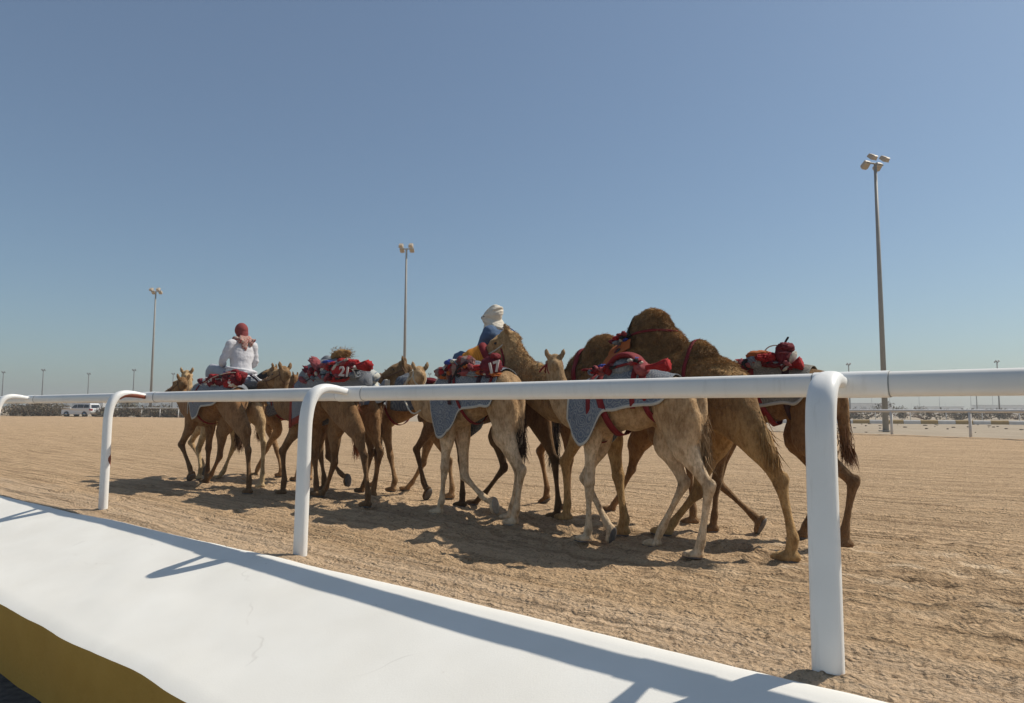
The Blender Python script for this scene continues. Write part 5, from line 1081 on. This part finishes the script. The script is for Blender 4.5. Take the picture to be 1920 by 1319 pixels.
    pix_rope(s, [(1471, 645, .12), (1474, 639, .12), (1477.5, 633.5, .12)], .010, 'black', 'whip_handle'); pix_rope(s, [(1432, 661, .1), (1440, 652, .1), (1452, 648, .1), (1466, 649, .12)], .006, 'rope', 'wire_loop')
    pix_tassel(s, (1478, 688), (1503, 682), .14, 'red', .062)
    # ---- camel with number, middle
    s = S['lead_blue']
    blanket(s, [(803, 742), (801, 785), (812, 806), (823, 828), (838, 812), (852, 800), (855, 769), (880, 767), (905, 762), (912, 768), (921, 760), (924, 742)], 'bl_blue', hemmat='hem', seed=11, fold=.014)
    girth(s, px3(s, 852, 750, .2)[0], px3(s, 886, 799, .1)[0], .035, 'strap', off=.045); girth(s, px3(s, 851, 750, .2)[0]+.02, px3(s, 852, 790, .2)[0]-.02, .05, 'dstrap', off=.05, a0=-110, a1=110, n=40)
    girth(s, px3(s, 901, 750, .2)[0], px3(s, 903, 790, .2)[0], .06, 'dstrap', off=.045, a0=-98, a1=98, n=40); girth(s, px3(s, 922, 750, .2)[0], px3(s, 924, 790, .2)[0], .04, 'strap', off=.045, a0=-95, a1=95, n=40)
    for i, (x, y, w_, h_, m) in enumerate(((843, 700, 56, 24, 'plaid_red'), (858, 690, 44, 26, 'plaid_red'), (872, 681, 30, 26, 'plaid_red'), (850, 681, 22, 14, 'blue'), (857, 679, 12, 10, 'hem'), (866, 684, 14, 16, 'pink'), (845, 692, 22, 8, 'hem'), (880, 700, 32, 14, 'pink'), (868, 698, 14, 26, 'black'), (893, 702, 30, 12, 'bl_grey'), (900, 692, 30, 14, 'red'), (910, 698, 30, 13, 'orange'), (928, 703, 16, 10, 'orange'))): pix_lump(s, 'load_cloth', x, y, w_, h_, .10, m, .15, 100+i, .4)
    j = pix_lump(s, 'number_jacket', 921, 688, 32, 38, .10, 'dred', .16, 120, .22); pix_lump(s, 'jacket_hood', 928, 669, 13, 13, .06, 'strap', .17, 121, .4, parent=j)
    digits(s, '17', px3(s, 926, 690, .27), .155, math.pi+R(12), 0, j, lean=.25)
    halter(s, 'rope', .010, [px3(s, 768, 704, .05), px3(s, 756, 735, .1), px3(s, 765, 765, .2), px3(s, 776, 776, .22), px3(s, 788, 770, .2)])
    # ---- ridden dark camel
    s = S['ridden_dark']
    blanket(s, [(838, 742), (840, 776), (880, 772), (930, 770), (984, 764), (988, 742)], 'plaid_red', seed=15, fold=.01)
    pix_lump(s, 'saddle_roll', 905, 706, 50, 30, .20, 'plaid_red', .05, 140, .2); pix_lump(s, 'saddle_roll', 950, 712, 50, 30, .20, 'pink', .05, 141, .2); halter(s, 'cord', .008)
    pix_lump(s, 'crupper_cloth', 1003, 748, 16, 22, .10, 'dred', .12, 142, .3); pix_rope(s, [(936, 672, .2), (946, 684, .2), (955, 700, .2), (960, 712, .18)], .016, 'fence', 'white_strap')
    # ---- far hidden
    s = S['hidden_far']; girth(s, s['fx'](.5), s['fx'](.42), .05, 'strap'); blanket(s, [(1100, 742), (1100, 775), (1180, 768), (1230, 760), (1240, 742)], 'bl_grey', seed=17)
    # ---- dark head camel
    s = S['dark_head']
    blanket(s, [(733, 742), (734, 767), (742, 771), (760, 772), (776, 768), (790, 764), (806, 742)], 'bl_dark', seed=19, fold=.014)
    girth(s, px3(s, 722, 750, .2)[0], px3(s, 738, 800, .1)[0]-.05, .045, 'strap', off=.04); halter(s, 'cord', .010, [px3(s, 722, 694, .05), px3(s, 735, 706, .09), px3(s, 742, 715, .1)])
    pix_lump(s, 'hanging_cloth', 722, 755, 7, 22, .05, 'shirt', .24, 151, .4)
    for i, (x, y, w_, h_, m) in enumerate(((788, 720, 34, 14, 'bl_dark'), (800, 716, 34, 14, 'dred'))): pix_lump(s, 'load_cloth', x, y, w_, h_, .12, m, .08, 155+i, .3)
    # ---- far middle
    s = S['far_middle']; blanket(s, [(610, 742), (612, 770), (650, 768), (690, 757), (704, 742)], 'plaid_blue', seed=21, fold=.01)
    pix_lump(s, 'plaid_rug', 674, 708, 62, 34, .20, 'plaid_blue', .06, 160, .14, 1.6)
    # ---- numbered camel
    s = S['numbered']
    blanket(s, [(540, 742), (539, 803), (556, 796), (572, 788), (577, 760), (596, 752), (616, 748), (622, 742)], 'bl_grey', hemmat='hemred', seed=23, hemw=.10)
    pix_lump(s, 'hump_rug', 626, 716, 126, 88, .25, 'bl_grey', .0, 171, .10, 1.4); pix_lump(s, 'hump_sheet', 638, 684, 46, 14, .14, 'plaid_blue', .05, 172, .2)
    for i, (x, y, w_, h_, m, t_) in enumerate(((601, 690, 44, 14, 'pink', -35), (588, 704, 40, 12, 'dred', -30), (575, 714, 22, 10, 'pink', -20), (615, 688, 44, 15, 'pink', 5), (612, 700, 22, 16, 'bl_grey', 0), (620, 706, 18, 14, 'black', 0), (606, 708, 26, 16, 'bl_grey', 0), (622, 709, 28, 14, 'dred', 10), (658, 684, 22, 16, 'red', 15), (650, 680, 24, 14, 'red', -10), (664, 690, 14, 8, 'fence', 0), (635, 714, 36, 10, 'red', 0), (612, 694, 12, 9, 'fence', 30), (585, 702, 9, 8, 'fence', 0), (618, 680, 14, 8, 'blue', 0), (660, 704, 20, 16, 'bl_blue', 0))): pix_lump(s, 'load_cloth', x, y, w_, h_, .09, m, .17, 180+i, .45, 2.6, t_)
    j = pix_lump(s, 'number_jacket', 641, 697, 36, 30, .08, 'red', .22, 200, .22, tilt=-10); digits(s, '21', px3(s, 646, 698, .33), .165, math.pi+R(18), 0, j, lean=-.1)
    pix_tassel(s, (656, 690), (691, 686), .16, 'red', .07)
    pix_lump(s, 'hump_tip', 639, 666, 27, 17, .11, 'furtip', 0., 173, .2, 2.0, 12)
    hp_ = px3(s, 641, 665, 0); cc = np.array((.30, .16, .06)); rng = np.random.default_rng(3); m_ = 1500; P = hp_+rng.normal(size=(m_, 3))*(.075, .05, .035); strands(P, rng.normal(size=(m_, 3))*.4+(-.7, 0, .1), .05, .003, .15, np.tile(cc, (m_, 1)), 31, 'hump_hair', s['root'])
    halter(s, 'cord', .008)
    # ---- masked camel
    s = S['masked']; blanket(s, [(499, 742), (499, 783), (510, 781), (520, 776), (539, 781), (560, 770), (575, 742)], 'bl_dark', seed=27)
    girth(s, px3(s, 514, 750, .2)[0], px3(s, 528, 800, .1)[0], .04, 'strap', off=.04); hl = s['hl']; hk = s['hk']
    g = Geo(); g.loft([hl((x, 0, z)) for x, z in ((.08, -.02), (.16, -.025), (.26, -.04), (.36, -.05), (.44, -.055), (.50, -.055), (.535, -.055))], np.array([.112, .106, .092, .086, .080, .066, .03])*hk, np.array([.138, .130, .116, .106, .096, .076, .035])*hk, A=np.array(s['HR']) @ np.array((0, 1., 0)), seg=20, sub=4, round_=False); gobj('muzzle_mask', g, M['black'], s['root']); halter(s, 'cord', .010)
    pix_lump(s, 'load_cloth', 556, 714, 18, 14, .12, 'dred', .05, 210, .3)
    # ---- ridden pale camel
    s = S['ridden_pale']; blanket(s, [(398, 742), (400, 768), (430, 764), (460, 758), (478, 742)], 'bl_blue', seed=29)
    pix_lump(s, 'saddle_sheet', 452, 722, 88, 26, .24, 'shirt', .0, 220, .15, 1.6); pix_lump(s, 'saddle_pad', 470, 718, 24, 22, .16, 'bl_blue', .12, 221, .2); pix_lump(s, 'front_pad', 412, 722, 40, 16, .15, 'trouser', .04, 222, .2, tilt=-15)
    g = Geo(); g.loft([px3(s, x, y, .20) for x, y in ((399, 712), (406, 704), (416, 699), (426, 698))], .05, .012, A=(0, 1, 0), seg=12, sub=4); gobj('saddle_edge', g, M['blue'], s['root'])
    pix_rope(s, [(470, 704, .18), (480, 712, .2), (490, 722, .2)], .016, 'dstrap', 'saddle_cord'); pix_rope(s, [(474, 702, .18), (485, 711, .2), (497, 722, .2)], .012, 'fence', 'saddle_cord'); halter(s, 'rope', .010)
    # ---- leftmost camel
    s = S['leftmost']
    blanket(s, [(352, 742), (347, 795), (360, 789), (371, 783), (373, 764), (392, 761), (408, 752), (413, 742)], 'bl_grey', seed=33, hemmat='hem')
    girth(s, px3(s, 374, 750, .2)[0], px3(s, 384, 800, .1)[0]-.05, .04, 'strap', off=.045)
    for i, (x, y, w_, h_, m, t_) in enumerate(((386, 720, 26, 10, 'dred', -20), (398, 716, 30, 12, 'fence', -10), (408, 712, 28, 14, 'red', -15), (420, 716, 30, 16, 'dred', 0), (414, 708, 22, 10, 'red', 0), (436, 714, 28, 20, 'red', 20), (431, 704, 18, 12, 'red', 0), (446, 712, 14, 20, 'dred', 0), (426, 711, 10, 16, 'fence', 30), (438, 718, 8, 16, 'fence', 35), (453, 704, 5, 14, 'strap', 0), (392, 722, 30, 12, 'plaid_blue', 0))): pix_lump(s, 'load_cloth', x, y, w_, h_, .08, m, .14, 240+i, .45, 2.6, t_)
    pix_lump(s, 'pommel_knob', 441, 698, 11, 11, .05, 'strap', .16, 260, .1); halter(s, 'cord', .008)
    for nm in ('young', 'rear', 'lead_blue', 'dark_head', 'numbered', 'masked', 'ridden_pale', 'leftmost', 'ridden_dark', 'far_middle'):
        s = S[nm]; fx = s['fx']; hd_ = s['hl']((.05, 0, .04))
        fur(s, lambda V, N: (V[:, 2] > 1.42)&(V[:, 0] > fx(1.0))&(np.linalg.norm(V-hd_, axis=1) > .30*s['hk']), 1800, .02, 7, (-.5, 0, -.2), .3, 1.1, 'mane', lift=.7)
    kn = ['hem', 'dred', 'red', 'strap', 'dred', 'pink', 'black', 'dstrap', 'bl_grey', 'red', 'pink']
    knots(S['numbered'], [(572, 712), (592, 698), (612, 690), (640, 682), (660, 688)], 34, kn, 5, off=.25)
    knots(S['numbered'], [(600, 710), (625, 708), (655, 708)], 14, kn, 6, off=.27)
    knots(S['leftmost'], [(382, 720), (405, 712), (430, 706), (452, 712)], 26, kn, 7, off=.20)
    knots(S['lead_blue'], [(828, 704), (850, 688), (872, 684), (895, 700), (915, 704)], 34, kn+['orange'], 8, off=.23)
    knots(S['rear'], [(1372, 688), (1400, 680), (1425, 674), (1450, 680), (1480, 690)], 34, kn+['orange'], 9, off=.22)
    knots(S['young'], [(1104, 698), (1125, 692), (1146, 690)], 16, kn, 10, off=.22); knots(S['young'], [(1180, 678), (1200, 680)], 10, kn, 11, off=.25, jy=3)
    knots(S['bull'], [(1152, 642), (1165, 634), (1176, 630)], 7, ['black', 'hem', 'strap', 'dred', 'blue'], 12, off=.25, jx=6)
    pix_rope(S['numbered'], [(572, 716, .24), (590, 706, .26), (612, 702, .28), (630, 706, .28)], .006, 'black', 'cord'); pix_rope(S['numbered'], [(656, 690, .22), (664, 697, .25), (668, 708, .25)], .008, 'rope', 'cord')
    pix_rope(S['leftmost'], [(378, 722, .2), (400, 708, .24), (425, 700, .24), (441, 699, .2)], .006, 'rope', 'cord'); pix_rope(S['lead_blue'], [(848, 712, .24), (856, 694, .26), (864, 680, .22)], .010, 'black', 'cord')
    pix_rope(S['rear'], [(1386, 682, .2), (1388, 690, .24), (1388, 697, .24)], .012, 'hem', 'buckle_strap')
def riders():
    s = S['ridden_pale']; FR = s['FR']
    seat = px3(s, 452, 707, 0.); loc = FR.o+FR.h*float(seat[0])+Vector((0, 0, float(seat[2])))
    def rel(px, py, off): q = px3(s, px, py, off)-np.array((seat[0], 0, seat[2])); return tuple(q)
    J = dict(hip=(0, 0, .05), chest=(.02, 0, .36), neck=(.045, 0, .60), head=(.065, 0, .745), shl=(.0, .19, .515), shr=(.02, -.19, .515), ell=(.05, .29, .25), elr=(.08, -.255, .23), wrl=(.27, .20, .16), wrr=(.30, -.15, .17),
             hpl=(.05, .11, .02), hpr=(.05, -.11, .02), knl=(.44, .30, .13), knr=(.44, -.30, .10), anl=(.56, .33, -.33), anr=(.56, -.33, -.33))
    build_person('rider in white shirt and red checked headscarf, seen from behind', loc, FR.ang-R(6), J, dict(shirt='shirt', trousers='trouser', wrap='shirt', sleeve=.55), 8, scarf_red)
    s = S['ridden_dark']; FR = s['FR']; seat = px3(s, 938, 701, 0.); loc = FR.o+FR.h*float(seat[0])+Vector((0, 0, float(seat[2])))
    J = dict(hip=(0, 0, .05), chest=(.02, 0, .35), neck=(.07, 0, .565), head=(.135, .0, .69), shl=(.03, .185, .49), shr=(.03, -.185, .49), ell=(.12, .25, .27), elr=(.12, -.25, .27), wrl=(.34, .14, .24), wrr=(.34, -.14, .24),
             hpl=(.05, .10, .03), hpr=(.05, -.10, .03), knl=(.47, .22, .20), knr=(.47, -.24, .10), anl=(.50, .30, -.20), anr=(.52, -.32, -.28))
    r = build_person('rider in blue with cream wrapped turban and sunglasses behind the bull head', loc, FR.ang, J, dict(shirt='denim', trousers='denim', sleeve=.9), 12, scarf_cream)
    for i, (a, b, c) in enumerate((((-.12, .1, .55), (-.25, .12, .53), (-.37, .12, .28)), ((-.10, .06, .50), (-.24, .08, .44), (-.30, .08, .22)))):
        g = Geo(); g.loft([a, b, tuple((np.array(b)+np.array(c))/2+(-.03, 0, .05)), c], .006, .006, A=(.1, 1, 0), seg=8, sub=6); gobj('blue_cord', g, M['blue'], r)
build_ground(); build_wall(); build_rail(); build_far_fences(); build_masts(); build_shrubs(); build_far_buildings(); build_car()
S = {}
for nm, D in DATA.items(): S[nm] = build_camel(nm, D)
dress(); riders()
build_haze()
